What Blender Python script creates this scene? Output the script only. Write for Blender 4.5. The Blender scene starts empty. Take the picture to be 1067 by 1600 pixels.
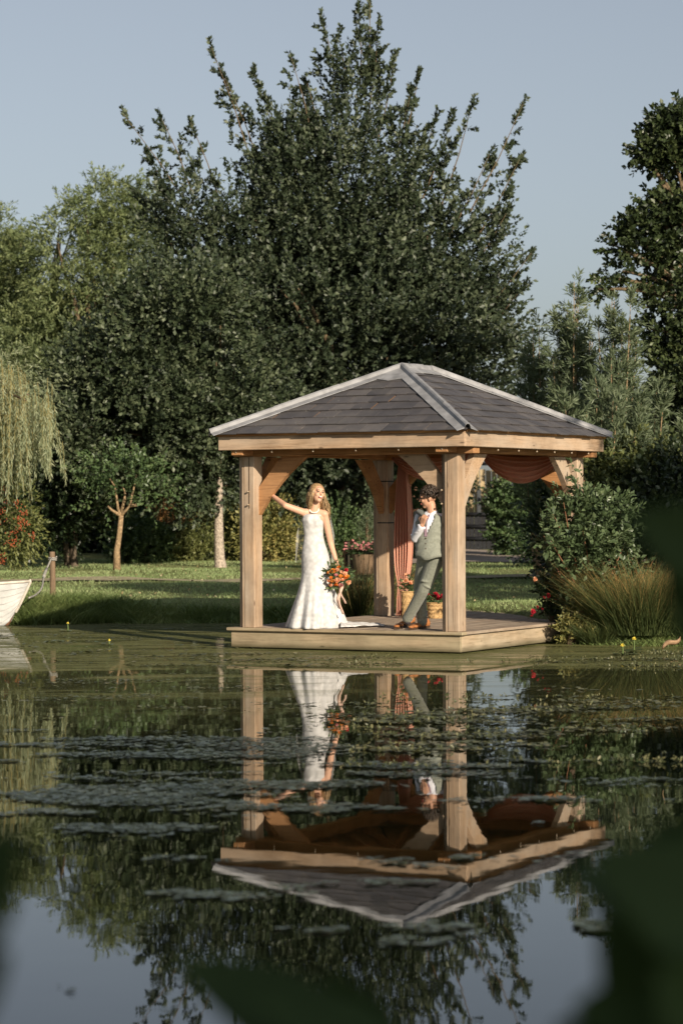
import bpy, bmesh, math, random
import numpy as np
from mathutils import Vector, Matrix, Euler

random.seed(7)
RNG = np.random.default_rng(11)
scene = bpy.context.scene
COL = scene.collection
rad = math.radians

# ------------------------------------------------------------------ camera, sky, sun, exposure
FPX, CX, HY, ROLL, CAMH = 3998.0, 533.5, 790.3, -0.0052, 1.6233
cam_d = bpy.data.cameras.new("camera")
cam = bpy.data.objects.new("camera", cam_d)
COL.objects.link(cam)
cam_d.sensor_fit = 'VERTICAL'
cam_d.sensor_height = 36.0
cam_d.sensor_width = 24.0
cam_d.lens = FPX / 1600.0 * 36.0
cam_d.shift_y = -9.7 / 1600.0
cam_d.clip_start = 0.05
cam_d.clip_end = 3000
cam.location = (0, 0, CAMH)
cam.matrix_world = Matrix.Translation((0, 0, CAMH)) @ Matrix.Rotation(rad(90), 4, 'X') @ Matrix.Rotation(ROLL, 4, 'Z')
cam_d.dof.use_dof = True
cam_d.dof.focus_distance = 28.7
cam_d.dof.aperture_fstop = 3.2
scene.camera = cam

SUN_EL, SUN_AZ = rad(20.0), math.atan2(-0.887, 0.462)      # towards the sun: behind the camera, to its right
SUNV = Vector((math.cos(SUN_EL) * math.cos(SUN_AZ), math.cos(SUN_EL) * math.sin(SUN_AZ), math.sin(SUN_EL)))
world = bpy.data.worlds.new("World")
scene.world = world
world.use_nodes = True
wn = world.node_tree
bg = wn.nodes["Background"]
sky = wn.nodes.new("ShaderNodeTexSky")
sky.sky_type = 'NISHITA'
sky.sun_disc = False
sky.sun_elevation = SUN_EL
sky.sun_rotation = math.pi / 2 - SUN_AZ
sky.air_density = 1.0
sky.dust_density = 1.2
sky.ozone_density = 3.5
hsv = wn.nodes.new("ShaderNodeHueSaturation")
hsv.inputs['Saturation'].default_value = 0.46
wn.links.new(sky.outputs[0], hsv.inputs['Color'])
wn.links.new(hsv.outputs[0], bg.inputs[0])
bg.inputs[1].default_value = 0.068
sun_d = bpy.data.lights.new("sun", 'SUN')
sun_d.energy = 4.9
sun_d.angle = rad(0.6)
sun_d.color = (1.0, 0.87, 0.70)
sun = bpy.data.objects.new("sun", sun_d)
COL.objects.link(sun)
sun.rotation_euler = (-SUNV).to_track_quat('-Z', 'Y').to_euler()
scene.view_settings.view_transform = 'Standard'
scene.view_settings.look = 'None'
scene.view_settings.gamma = 1.0
scene.view_settings.use_curve_mapping = False
scene.view_settings.exposure = 0.42
scene.cycles.max_bounces = 8
scene.cycles.transparent_max_bounces = 8
scene.cycles.use_denoising = True


def P(x, y, Y):
    """point that stands Y metres away and shows at photo pixel (x, y)"""
    c, s = math.cos(ROLL), math.sin(ROLL)
    dx, dy = x - CX, y - HY
    xr, yr = c * dx + s * dy, -s * dx + c * dy
    return Vector((xr / FPX * Y, Y, CAMH - yr / FPX * Y))


def onz(x, y, z=0.0):
    """point of the horizontal plane z under photo pixel (x, y)"""
    c, s = math.cos(ROLL), math.sin(ROLL)
    dx, dy = x - CX, y - HY
    yr = -s * dx + c * dy
    Y = (CAMH - z) * FPX / yr
    return P(x, y, Y)


# ------------------------------------------------------------------ helpers
MW = {}


def tag(o, label=None, cat=None, group=None, kind=None):
    if label: o['label'] = label
    if cat: o['category'] = cat
    if group: o['group'] = group
    if kind: o['kind'] = kind
    return o


def thing(name, label, cat, loc=(0, 0, 0), rotz=0.0, group=None):
    o = bpy.data.objects.new(name, None)
    o.empty_display_size = 0.2
    COL.objects.link(o)
    o.location = loc
    o.rotation_euler = (0, 0, rotz)
    MW[o] = Matrix.Translation(loc) @ Matrix.Rotation(rotz, 4, 'Z')
    return tag(o, label, cat, group)


def link(name, me, mat, parent=None):
    o = bpy.data.objects.new(name, me)
    COL.objects.link(o)
    if mat is not None and len(me.materials) == 0:
        for m in (mat if isinstance(mat, (list, tuple)) else [mat]):
            me.materials.append(m)
    if parent is not None:
        o.parent = parent
    MW[o] = MW.get(parent, Matrix.Identity(4)).copy()
    return o


def mesh_np(name, V, F, mat, parent=None, world=True, smooth=False):
    """V (n,3), F (m,k) all faces of k corners"""
    V = np.asarray(V, dtype=np.float64)
    F = np.asarray(F, dtype=np.int32)
    if world and parent is not None:
        M = np.array(MW[parent].inverted())
        V = V @ M[:3, :3].T + M[:3, 3]
    me = bpy.data.meshes.new(name)
    me.vertices.add(len(V))
    me.vertices.foreach_set("co", V.astype(np.float32).ravel())
    k = F.shape[1]
    me.loops.add(F.size)
    me.loops.foreach_set("vertex_index", F.ravel())
    me.polygons.add(len(F))
    me.polygons.foreach_set("loop_start", np.arange(0, F.size, k, dtype=np.int32))
    me.polygons.foreach_set("loop_total", np.full(len(F), k, dtype=np.int32))
    if smooth:
        me.polygons.foreach_set("use_smooth", np.ones(len(F), dtype=bool))
    me.update(calc_edges=True)
    return link(name, me, mat, parent)


def bm_obj(name, bm, mat, parent=None, world=True, smooth=False, recalc=True):
    if world and parent is not None:
        bm.transform(MW[parent].inverted())
    if recalc:
        bmesh.ops.recalc_face_normals(bm, faces=bm.faces[:])
    me = bpy.data.meshes.new(name)
    bm.to_mesh(me)
    bm.free()
    if smooth:
        me.polygons.foreach_set("use_smooth", np.ones(len(me.polygons), dtype=bool))
    return link(name, me, mat, parent)


def add_prism(bm, poly, off):
    """poly: list of Vector; off: Vector extrusion"""
    a = [bm.verts.new(p) for p in poly]
    b = [bm.verts.new(Vector(p) + off) for p in poly]
    n = len(poly)
    bm.faces.new(a)
    bm.faces.new(b[::-1])
    for i in range(n):
        bm.faces.new((a[i], b[i], b[(i + 1) % n], a[(i + 1) % n]))


def add_box(bm, lo, hi):
    x0, y0, z0 = lo; x1, y1, z1 = hi
    add_prism(bm, [Vector((x0, y0, z0)), Vector((x1, y0, z0)), Vector((x1, y1, z0)), Vector((x0, y1, z0))], Vector((0, 0, z1 - z0)))


def bevel_all(bm, w, seg=1):
    bmesh.ops.recalc_face_normals(bm, faces=bm.faces[:])
    bmesh.ops.bevel(bm, geom=bm.edges[:] , offset=w, segments=seg, affect='EDGES', profile=0.6)


def frame_of(d):
    d = Vector(d).normalized()
    h = Vector((0, 0, 1)) if abs(d.z) < 0.9 else Vector((1, 0, 0))
    e1 = d.cross(h).normalized()
    return d, e1, d.cross(e1).normalized()


def add_tube(bm, pts, rads, seg=8, caps=True):
    rings = []
    n = len(pts)
    pts = [Vector(p) for p in pts]
    _, e1, e2 = frame_of(pts[1] - pts[0])
    for i, p in enumerate(pts):
        d = (pts[min(i + 1, n - 1)] - pts[max(i - 1, 0)]).normalized()
        e1 = (e1 - d * e1.dot(d)).normalized()
        e2 = d.cross(e1)
        r = rads[i] if hasattr(rads, '__len__') else rads
        rings.append([bm.verts.new(p + (e1 * math.cos(2 * math.pi * k / seg) + e2 * math.sin(2 * math.pi * k / seg)) * r) for k in range(seg)])
    for i in range(n - 1):
        for k in range(seg):
            bm.faces.new((rings[i][k], rings[i][(k + 1) % seg], rings[i + 1][(k + 1) % seg], rings[i + 1][k]))
    if caps:
        bm.faces.new(rings[0][::-1])
        bm.faces.new(rings[-1])


def add_capsule(bm, p0, p1, r0, r1, seg=14):
    p0, p1 = Vector(p0), Vector(p1)
    d = p1 - p0
    if d.length < 1e-6: d = Vector((0, 0, 1e-4))
    dn = d.normalized()
    pts, rs = [], []
    for a in (85, 60, 30):
        pts.append(p0 - dn * r0 * math.sin(rad(a))); rs.append(r0 * math.cos(rad(a)))
    pts.append(p0); rs.append(r0); pts.append(p1); rs.append(r1)
    for a in (30, 60, 85):
        pts.append(p1 + dn * r1 * math.sin(rad(a))); rs.append(r1 * math.cos(rad(a)))
    add_tube(bm, pts, rs, seg)


def add_ell(bm, c, r, M=None, seg=16, rings=10):
    r = Vector(r) if hasattr(r, '__len__') else Vector((r, r, r))
    T = Matrix.Translation(c) @ (M.to_4x4() if M is not None else Matrix.Identity(4)) @ Matrix.Diagonal((r.x, r.y, r.z, 1))
    bmesh.ops.create_uvsphere(bm, u_segments=seg, v_segments=rings, radius=1.0, matrix=T)


def remesh(bm, voxel, smooth_it=4):
    """one continuous surface out of overlapping closed shapes"""
    me = bpy.data.meshes.new("tmp")
    bmesh.ops.recalc_face_normals(bm, faces=bm.faces[:])
    bm.to_mesh(me); bm.free()
    o = bpy.data.objects.new("tmp", me)
    COL.objects.link(o)
    m = o.modifiers.new("r", 'REMESH'); m.mode = 'VOXEL'; m.voxel_size = voxel
    if smooth_it:
        s = o.modifiers.new("s", 'SMOOTH'); s.factor = 0.5; s.iterations = smooth_it
    dg = bpy.context.evaluated_depsgraph_get()
    out = bpy.data.meshes.new_from_object(o.evaluated_get(dg))
    bpy.data.objects.remove(o)
    bpy.data.meshes.remove(me)
    return out


def body_obj(name, bm, mat, parent, voxel=0.006, smooth_it=4):
    me = remesh(bm, voxel, smooth_it)
    me.transform(MW[parent].inverted())
    me.polygons.foreach_set("use_smooth", np.ones(len(me.polygons), dtype=bool))
    me.materials.clear()
    return link(name, me, mat, parent)


# ------------------------------------------------------------------ materials
def nmat(name, rough=0.6, spec=0.4):
    m = bpy.data.materials.new(name)
    m.use_nodes = True
    nt = m.node_tree
    b = nt.nodes["Principled BSDF"]
    b.inputs['Roughness'].default_value = rough
    b.inputs['Specular IOR Level'].default_value = spec
    return m, nt, b


def ramp(nt, fac, stops):
    r = nt.nodes.new("ShaderNodeValToRGB")
    el = r.color_ramp.elements
    while len(el) < len(stops): el.new(0.5)
    for e, (p, c) in zip(el, stops):
        e.position = p
        e.color = (*c, 1) if len(c) == 3 else c
    if fac is not None: nt.links.new(fac, r.inputs[0])
    return r


def mixc(nt, fac, a, b, mode='MIX'):
    m = nt.nodes.new("ShaderNodeMix"); m.data_type = 'RGBA'; m.blend_type = mode
    for sock, val in ((m.inputs[0], fac), (m.inputs[6], a), (m.inputs[7], b)):
        if isinstance(val, (int, float)): sock.default_value = val
        elif isinstance(val, tuple): sock.default_value = (*val, 1)
        else: nt.links.new(val, sock)
    return m.outputs[2]


def noise_of(nt, scale, detail=4, mapping=None, w=None, rough=0.55, coord='Object', dist=0.0):
    tc = nt.nodes.new("ShaderNodeTexCoord")
    src = tc.outputs[coord]
    if mapping is not None:
        mp = nt.nodes.new("ShaderNodeMapping"); mp.inputs['Scale'].default_value = mapping
        nt.links.new(src, mp.inputs[0]); src = mp.outputs[0]
    n = nt.nodes.new("ShaderNodeTexNoise")
    n.inputs['Scale'].default_value = scale; n.inputs['Detail'].default_value = detail
    n.inputs['Roughness'].default_value = rough; n.inputs['Distortion'].default_value = dist
    if w is not None:
        n.noise_dimensions = '4D'
        nt.links.new(w, n.inputs['W'])
    nt.links.new(src, n.inputs['Vector'])
    return n.outputs[0]


def add_bump(nt, b, h, strength=0.3, dist=0.01):
    bp = nt.nodes.new("ShaderNodeBump")
    bp.inputs['Strength'].default_value = strength; bp.inputs['Distance'].default_value = dist
    nt.links.new(h, bp.inputs['Height']); nt.links.new(bp.outputs[0], b.inputs['Normal'])


def wood(name, axis, dark, light, grey, greyamt, rough=0.75, stain=False):
    m, nt, b = nmat(name, rough, 0.25)
    oi = nt.nodes.new("ShaderNodeObjectInfo")
    mul = nt.nodes.new("ShaderNodeMath"); mul.operation = 'MULTIPLY'; mul.inputs[1].default_value = 37.0
    nt.links.new(oi.outputs['Random'], mul.inputs[0])
    sc = {'x': (0.6, 9, 9), 'y': (9, 0.6, 9), 'z': (9, 9, 0.6)}[axis]
    g = noise_of(nt, 5.0, 6, sc, mul.outputs[0], 0.6, dist=0.6)
    g2 = noise_of(nt, 1.7, 3, tuple(min(s, 2.5) for s in sc), mul.outputs[0])
    c = ramp(nt, g, [(0.30, dark), (0.52, light), (0.75, tuple(min(1, v * 1.12) for v in light))]).outputs[0]
    f = ramp(nt, g2, [(0.35, (0, 0, 0)), (0.68, (greyamt,) * 3)]).outputs[0]
    c = mixc(nt, f, c, grey)
    # knots
    tc = nt.nodes.new("ShaderNodeTexCoord")
    mp = nt.nodes.new("ShaderNodeMapping"); mp.inputs['Scale'].default_value = {'x': (1, 3, 3), 'y': (3, 1, 3), 'z': (3, 3, 1)}[axis]
    nt.links.new(tc.outputs['Object'], mp.inputs[0])
    vo = nt.nodes.new("ShaderNodeTexVoronoi"); vo.inputs['Scale'].default_value = 2.6
    nt.links.new(mp.outputs[0], vo.inputs['Vector'])
    k = ramp(nt, vo.outputs['Distance'], [(0.04, (1, 1, 1)), (0.11, (0, 0, 0))]).outputs[0]
    kk = mixc(nt, 0.75, (0, 0, 0), k)
    sc2 = {'x': (0.35, 16, 16), 'y': (16, 0.35, 16), 'z': (16, 16, 0.35)}[axis]
    cr = noise_of(nt, 3.0, 3, sc2, mul.outputs[0], 0.5, dist=0.3)
    c = mixc(nt, ramp(nt, cr, [(0.66, (0, 0, 0)), (0.72, (0.8, 0.8, 0.8))]).outputs[0], c, tuple(v * 0.3 for v in dark))
    st = noise_of(nt, 2.2, 4, (1.0, 1.0, 1.0), mul.outputs[0], 0.65)
    c = mixc(nt, 1.0, c, ramp(nt, st, [(0.3, (0.72, 0.70, 0.68)), (0.6, (1.08, 1.06, 1.04))]).outputs[0], 'MULTIPLY')
    c = mixc(nt, kk, c, tuple(v * 0.35 for v in dark))
    if stain:
        sp = nt.nodes.new("ShaderNodeSeparateXYZ"); nt.links.new(tc.outputs['Object'], sp.inputs[0])
        wob = nt.nodes.new("ShaderNodeMath"); wob.operation = 'MULTIPLY_ADD'; wob.inputs[1].default_value = 0.09; wob.inputs[2].default_value = -0.045
        nt.links.new(g2, wob.inputs[0])
        zz = nt.nodes.new("ShaderNodeMath"); zz.operation = 'ADD'; nt.links.new(sp.outputs['Z'], zz.inputs[0]); nt.links.new(wob.outputs[0], zz.inputs[1])
        c = mixc(nt, ramp(nt, zz.outputs[0], [(0.02, (0.85, 0.85, 0.85)), (0.085, (0, 0, 0))]).outputs[0], c, (0.06, 0.055, 0.025))
    nt.links.new(c, b.inputs['Base Color'])
    add_bump(nt, b, g, 0.35, 0.004)
    return m


WD, WL, WG = (0.245, 0.155, 0.09), (0.43, 0.30, 0.192), (0.44, 0.375, 0.30)
WOOD = {ax: wood("oak_weathered_" + ax, ax, WD, WL, WG, 0.75) for ax in 'xyz'}
WARM = {ax: wood("oak_warm_" + ax, ax, (0.24, 0.105, 0.038), (0.42, 0.21, 0.085), (0.36, 0.24, 0.14), 0.35) for ax in 'xyz'}
DECK = wood("deck_grey", 'y', (0.20, 0.145, 0.10), (0.36, 0.28, 0.205), (0.36, 0.31, 0.25), 0.8)
DECKX = wood("deck_edge", 'x', (0.19, 0.145, 0.085), (0.37, 0.285, 0.185), (0.33, 0.29, 0.19), 0.8, 0.75, True)
DECKY = wood("deck_edge_side", 'y', (0.24, 0.18, 0.11), (0.42, 0.33, 0.225), (0.40, 0.35, 0.26), 0.8, 0.75, True)
FENCE = wood("fence_pale", 'z', (0.30, 0.22, 0.11), (0.48, 0.37, 0.20), (0.4, 0.34, 0.25), 0.4)
DARKWOOD = wood("dark_stained", 'x', (0.006, 0.006, 0.007), (0.016, 0.017, 0.02), (0.025, 0.027, 0.032), 0.5, 0.35)
POSTWOOD = wood("mooring_wood", 'z', (0.10, 0.06, 0.03), (0.2, 0.13, 0.075), (0.2, 0.17, 0.13), 0.4)


def plain(name, col, rough=0.6, spec=0.4, var=0.15, scale=12, bump=0.0, sheen=0.0, metal=0.0):
    m, nt, b = nmat(name, rough, spec)
    n = noise_of(nt, scale, 4)
    lo = tuple(c * (1 - var) for c in col); hi = tuple(min(1, c * (1 + var)) for c in col)
    nt.links.new(ramp(nt, n, [(0.3, lo), (0.7, hi)]).outputs[0], b.inputs['Base Color'])
    b.inputs['Metallic'].default_value = metal
    if sheen: b.inputs['Sheen Weight'].default_value = sheen
    if bump: add_bump(nt, b, n, bump, 0.01)
    return m


def leaf_mat(name, stops, rough=0.45, trans=0.25, spec=0.45, nscale=0.8):
    """stops: list of colours; each leaf takes one at random, whole sprays drift with a noise"""
    m, nt, b = nmat(name, rough, spec)
    geo = nt.nodes.new("ShaderNodeNewGeometry")
    n = noise_of(nt, nscale, 2)
    ad = nt.nodes.new("ShaderNodeMath"); ad.operation = 'MULTIPLY_ADD'; ad.inputs[1].default_value = 0.6
    nt.links.new(geo.outputs['Random Per Island'], ad.inputs[0])
    sb = nt.nodes.new("ShaderNodeMath"); sb.operation = 'MULTIPLY_ADD'; sb.inputs[1].default_value = 1.4; sb.inputs[2].default_value = -0.5
    nt.links.new(n, sb.inputs[0]); nt.links.new(sb.outputs[0], ad.inputs[2])
    k = len(stops)
    c = ramp(nt, ad.outputs[0], [(i / (k - 1), s) for i, s in enumerate(stops)]).outputs[0]
    nt.links.new(c, b.inputs['Base Color'])
    tr = nt.nodes.new("ShaderNodeBsdfTranslucent")
    nt.links.new(mixc(nt, 1.0, c, (1.0, 1.0, 0.55), 'MULTIPLY'), tr.inputs[0])
    mx = nt.nodes.new("ShaderNodeMixShader"); mx.inputs[0].default_value = trans
    out = nt.nodes["Material Output"]
    nt.links.new(b.outputs[0], mx.inputs[1]); nt.links.new(tr.outputs[0], mx.inputs[2])
    nt.links.new(mx.outputs[0], out.inputs[0])
    return m


BARK = plain("bark_brown", (0.11, 0.085, 0.06), 0.9, 0.2, 0.4, 14, 0.8)
BARKPALE = plain("bark_pale", (0.36, 0.30, 0.235), 0.9, 0.2, 0.6, 26, 1.0)
BARKTAN = plain("bark_tan", (0.28, 0.195, 0.11), 0.9, 0.2, 0.55, 22, 1.0)
TWIG = plain("twig", (0.13, 0.095, 0.055), 0.8, 0.2, 0.3, 20)
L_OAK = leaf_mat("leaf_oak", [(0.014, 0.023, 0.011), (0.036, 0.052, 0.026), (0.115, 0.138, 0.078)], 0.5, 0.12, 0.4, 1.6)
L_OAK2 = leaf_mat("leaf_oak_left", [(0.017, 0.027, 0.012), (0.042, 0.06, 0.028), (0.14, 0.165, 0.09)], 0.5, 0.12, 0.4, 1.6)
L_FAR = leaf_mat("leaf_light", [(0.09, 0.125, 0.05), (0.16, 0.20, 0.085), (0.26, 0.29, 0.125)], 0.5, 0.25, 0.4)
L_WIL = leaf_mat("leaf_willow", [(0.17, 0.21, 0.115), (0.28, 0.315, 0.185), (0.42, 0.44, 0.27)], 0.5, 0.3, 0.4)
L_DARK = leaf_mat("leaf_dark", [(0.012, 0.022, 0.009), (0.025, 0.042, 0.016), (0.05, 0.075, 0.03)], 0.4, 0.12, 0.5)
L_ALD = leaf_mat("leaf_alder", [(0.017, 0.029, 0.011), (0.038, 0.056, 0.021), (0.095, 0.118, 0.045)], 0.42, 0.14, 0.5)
L_BAM = leaf_mat("leaf_bamboo", [(0.06, 0.085, 0.045), (0.115, 0.15, 0.08), (0.20, 0.235, 0.14)], 0.5, 0.25, 0.4)
L_MID = leaf_mat("leaf_mid", [(0.045, 0.08, 0.03), (0.085, 0.135, 0.052), (0.15, 0.20, 0.08)], 0.45, 0.18, 0.45)
L_OLV = leaf_mat("leaf_olive", [(0.065, 0.085, 0.028), (0.13, 0.15, 0.048), (0.23, 0.235, 0.085)], 0.5, 0.2, 0.4)
L_YEL = leaf_mat("leaf_variegated", [(0.11, 0.135, 0.045), (0.25, 0.24, 0.08), (0.45, 0.36, 0.13)], 0.5, 0.2, 0.4)
L_BRZ = leaf_mat("leaf_bronze", [(0.09, 0.07, 0.03), (0.20, 0.11, 0.04), (0.34, 0.16, 0.06)], 0.5, 0.2, 0.4)
L_DOG = leaf_mat("leaf_dogwood", [(0.045, 0.07, 0.03), (0.085, 0.125, 0.055), (0.16, 0.205, 0.10)], 0.4, 0.18, 0.5, 3)
L_ROSE = leaf_mat("leaf_rose", [(0.015, 0.03, 0.012), (0.03, 0.055, 0.02), (0.06, 0.09, 0.035)], 0.4, 0.15, 0.5, 3)
L_GRASS = leaf_mat("blade_green", [(0.18, 0.25, 0.10), (0.26, 0.335, 0.14), (0.36, 0.40, 0.20)], 0.6, 0.2, 0.25, 0.5)
L_BANK = leaf_mat("blade_bank", [(0.09, 0.14, 0.045), (0.17, 0.23, 0.075), (0.28, 0.32, 0.12)], 0.5, 0.25, 0.35, 1.0)
L_RUSH = leaf_mat("blade_rush", [(0.035, 0.055, 0.02), (0.055, 0.075, 0.026), (0.09, 0.10, 0.036), (0.15, 0.12, 0.045), (0.36, 0.19, 0.07)], 0.55, 0.2, 0.3, 1.5)
L_FORE = leaf_mat("leaf_broad", [(0.04, 0.068, 0.018), (0.055, 0.09, 0.024), (0.075, 0.12, 0.032)], 0.6, 0.1, 0.2, 6)
PET_PINK = leaf_mat("petal_pink", [(0.55, 0.12, 0.17), (0.68, 0.28, 0.28), (0.75, 0.42, 0.38)], 0.6, 0.25, 0.2, 10)
PET_RED = leaf_mat("petal_red", [(0.30, 0.012, 0.03), (0.45, 0.02, 0.04), (0.60, 0.05, 0.08)], 0.6, 0.2, 0.2, 10)
PET_PEACH = leaf_mat("petal_peach", [(0.72, 0.30, 0.15), (0.80, 0.42, 0.25), (0.85, 0.55, 0.38)], 0.6, 0.25, 0.2, 10)
PET_ORANGE = leaf_mat("petal_orange", [(0.62, 0.12, 0.03), (0.75, 0.24, 0.04), (0.80, 0.40, 0.08)], 0.6, 0.25, 0.2, 10)
PET_YEL = leaf_mat("petal_yellow", [(0.60, 0.48, 0.06), (0.72, 0.60, 0.10), (0.8, 0.7, 0.2)], 0.6, 0.2, 0.2, 10)
BERRY = leaf_mat("berry_red", [(0.26, 0.05, 0.02), (0.38, 0.08, 0.03), (0.45, 0.14, 0.05)], 0.4, 0.0, 0.5, 4)


def rush_mat():
    m, nt, b = nmat("blade_rush_tipped", 0.55, 0.3)
    geo = nt.nodes.new("ShaderNodeNewGeometry"); tc = nt.nodes.new("ShaderNodeTexCoord")
    sep = nt.nodes.new("ShaderNodeSeparateXYZ"); nt.links.new(tc.outputs['Object'], sep.inputs[0])
    a = nt.nodes.new("ShaderNodeMath"); a.operation = 'MULTIPLY_ADD'; a.inputs[1].default_value = 0.75; a.inputs[2].default_value = -0.28
    nt.links.new(sep.outputs['Z'], a.inputs[0])
    c = nt.nodes.new("ShaderNodeMath"); c.operation = 'MULTIPLY_ADD'; c.inputs[1].default_value = 0.75
    nt.links.new(geo.outputs['Random Per Island'], c.inputs[0]); nt.links.new(a.outputs[0], c.inputs[2])
    col = ramp(nt, c.outputs[0], [(0.0, (0.055, 0.08, 0.028)), (0.48, (0.115, 0.14, 0.048)), (0.68, (0.25, 0.215, 0.08)), (0.92, (0.48, 0.27, 0.10))]).outputs[0]
    nt.links.new(col, b.inputs['Base Color'])
    tr = nt.nodes.new("ShaderNodeBsdfTranslucent"); nt.links.new(col, tr.inputs[0])
    mx = nt.nodes.new("ShaderNodeMixShader"); mx.inputs[0].default_value = 0.2
    nt.links.new(b.outputs[0], mx.inputs[1]); nt.links.new(tr.outputs[0], mx.inputs[2])
    nt.links.new(mx.outputs[0], nt.nodes["Material Output"].inputs[0])
    return m


L_RUSH = rush_mat()


# ------------------------------------------------------------------ foliage
def unit(a):
    return a / np.maximum(np.linalg.norm(a, axis=-1, keepdims=True), 1e-9)


def leaf_arrays(base, dirs, lens, k, L, W, ang=0.9, droop=0.0, flat=0.6, t0=0.15, jit=0.35):
    n = len(base)
    t = t0 + (1 - t0) * (np.arange(k)[None, :] + RNG.random((n, k))) / k
    pos = base[:, None] + dirs[:, None] * (lens[:, None] * t)[..., None]
    pos[..., 2] -= droop * lens[:, None] * t ** 2
    h = np.where(np.abs(dirs[:, 2:3]) < 0.9, np.array([[0, 0, 1.0]]), np.array([[1.0, 0, 0]]))
    e1 = unit(np.cross(dirs, h)); e2 = np.cross(dirs, e1)
    az = np.arange(k)[None, :] * 2.4 + RNG.random((n, 1)) * 6.28 + RNG.normal(0, 0.3, (n, k))
    a = ang * (1.0 - 0.45 * t)
    ld = np.cos(a)[..., None] * dirs[:, None] + np.sin(a)[..., None] * (np.cos(az)[..., None] * e1[:, None] + np.sin(az)[..., None] * e2[:, None])
    ld = unit(ld + RNG.normal(0, jit, ld.shape))
    ld[..., 2] -= droop * 0.5
    ld = unit(ld).reshape(-1, 3)
    pos = pos.reshape(-1, 3)
    nr = RNG.normal(0, 1, pos.shape) * (1 - flat) + np.array([0, 0, 1.0]) * flat
    side = unit(np.cross(ld, nr))
    nr = np.cross(side, ld)
    s = (0.65 + 0.6 * RNG.random(len(pos)))[:, None]
    l, w = L * s, W * s
    V = np.empty((len(pos), 4, 3))
    V[:, 0] = pos
    V[:, 1] = pos + ld * l * 0.52 + side * w * 0.5 + nr * w * 0.18
    V[:, 2] = pos + ld * l
    V[:, 3] = pos + ld * l * 0.48 - side * w * 0.5 + nr * w * 0.18
    i = np.arange(len(pos))[:, None] * 4
    F = np.concatenate([i + np.array([[0, 1, 2]]), i + np.array([[0, 2, 3]])], axis=1).reshape(-1, 3)
    return V.reshape(-1, 3), F


def blades_arrays(base, dirs, lens, W, bend=0.3, segs=2):
    """grass blades: tapering, bending strips"""
    n = len(base)
    hz = unit(dirs * np.array([1, 1, 0.0]) + RNG.normal(0, 0.05, dirs.shape) * np.array([1, 1, 0]))
    az = RNG.random(n) * 6.28
    side = np.stack([np.cos(az), np.sin(az), np.zeros(n)], 1)
    side = side * (W * (0.6 + 0.8 * RNG.random(n)))[:, None]
    rows = []
    for s in range(segs + 1):
        t = s / segs
        p = base + dirs * (lens * t)[:, None] + hz * (lens * bend * t * t)[:, None]
        p[:, 2] -= lens * bend * 0.55 * t * t * RNG.random(n)
        if s < segs:
            rows += [p - side * (1 - t * 0.7), p + side * (1 - t * 0.7)]
        else:
            rows += [p]
    m = 2 * segs + 1
    V = np.stack(rows, 1).reshape(-1, 3)
    i = np.arange(n)[:, None] * m
    fs = []
    for s in range(segs):
        a = 2 * s
        if s < segs - 1:
            fs += [i + np.array([[a, a + 1, a + 3]]), i + np.array([[a, a + 3, a + 2]])]
        else:
            fs += [i + np.array([[a, a + 1, a + 2]])]
    F = np.concatenate(fs, 1).reshape(-1, 3)
    return V, F


def stems_arrays(base, dirs, lens, r, droop=0.0):
    n = len(base)
    h = np.where(np.abs(dirs[:, 2:3]) < 0.9, np.array([[0, 0, 1.0]]), np.array([[1.0, 0, 0]]))
    e1 = unit(np.cross(dirs, h)); e2 = np.cross(dirs, e1)
    V = []
    for t, rr in ((0, 1.0), (0.5, 0.75), (1.0, 0.3)):
        p = base + dirs * (lens * t)[:, None]
        p[:, 2] -= droop * lens * t * t
        for k in range(3):
            a = 2.094 * k
            V.append(p + (e1 * math.cos(a) + e2 * math.sin(a)) * (r * rr))
    V = np.stack(V, 1).reshape(-1, 3)
    i = np.arange(n)[:, None] * 9
    fs = []
    for s in (0, 3):
        for k in range(3):
            fs.append(i + np.array([[s + k, s + (k + 1) % 3, s + 3 + (k + 1) % 3, s + 3 + k]]))
    return V, np.concatenate(fs, 1).reshape(-1, 4)


def noise3(p, seed=0, f=1.0):
    """cheap smooth lumpy field in about -1..1"""
    r = np.random.default_rng(seed)
    out = np.zeros(len(p))
    for k in range(6):
        w = r.normal(0, 1, 3) * f * (1 + 0.5 * k)
        out += np.sin(p @ w + r.random() * 6.28) / (1 + 0.35 * k)
    return out / 2.6


def shoots_in(clumps, n, up=0.5, rnd=0.5, shell=0.55, seed=1, gap=0.25, gapf=1.2):
    """clumps: (centre, radii, weight). returns base points and directions"""
    C = np.array([c[0] for c in clumps], float); R = np.array([c[1] for c in clumps], float)
    w = np.array([c[2] if len(c) > 2 else 1.0 for c in clumps], float)
    w = w * (R.prod(1) ** (2 / 3.)); w /= w.sum()
    bs, ds = [], []
    got = 0
    for _ in range(20):
        m = int((n - got) * 1.8) + 10
        i = RNG.choice(len(C), m, p=w)
        d = unit(RNG.normal(0, 1, (m, 3)))
        rr = shell + (1 - shell) * RNG.random(m) ** 0.7
        rr = np.where(RNG.random(m) < 0.25, RNG.random(m), rr)
        p = C[i] + d * R[i] * rr[:, None]
        keep = noise3(p, seed, gapf) > (-1 + 2 * gap) * 0.6 - RNG.random(m) * 0.35
        # drop points deep inside another clump
        p, d = p[keep], d[keep]
        bs.append(p); ds.append(d); got += len(p)
        if got >= n: break
    b = np.concatenate(bs)[:n]; d = np.concatenate(ds)[:n]
    d = unit(d + np.array([0, 0, up]) + RNG.normal(0, rnd, d.shape))
    return b, d


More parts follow.
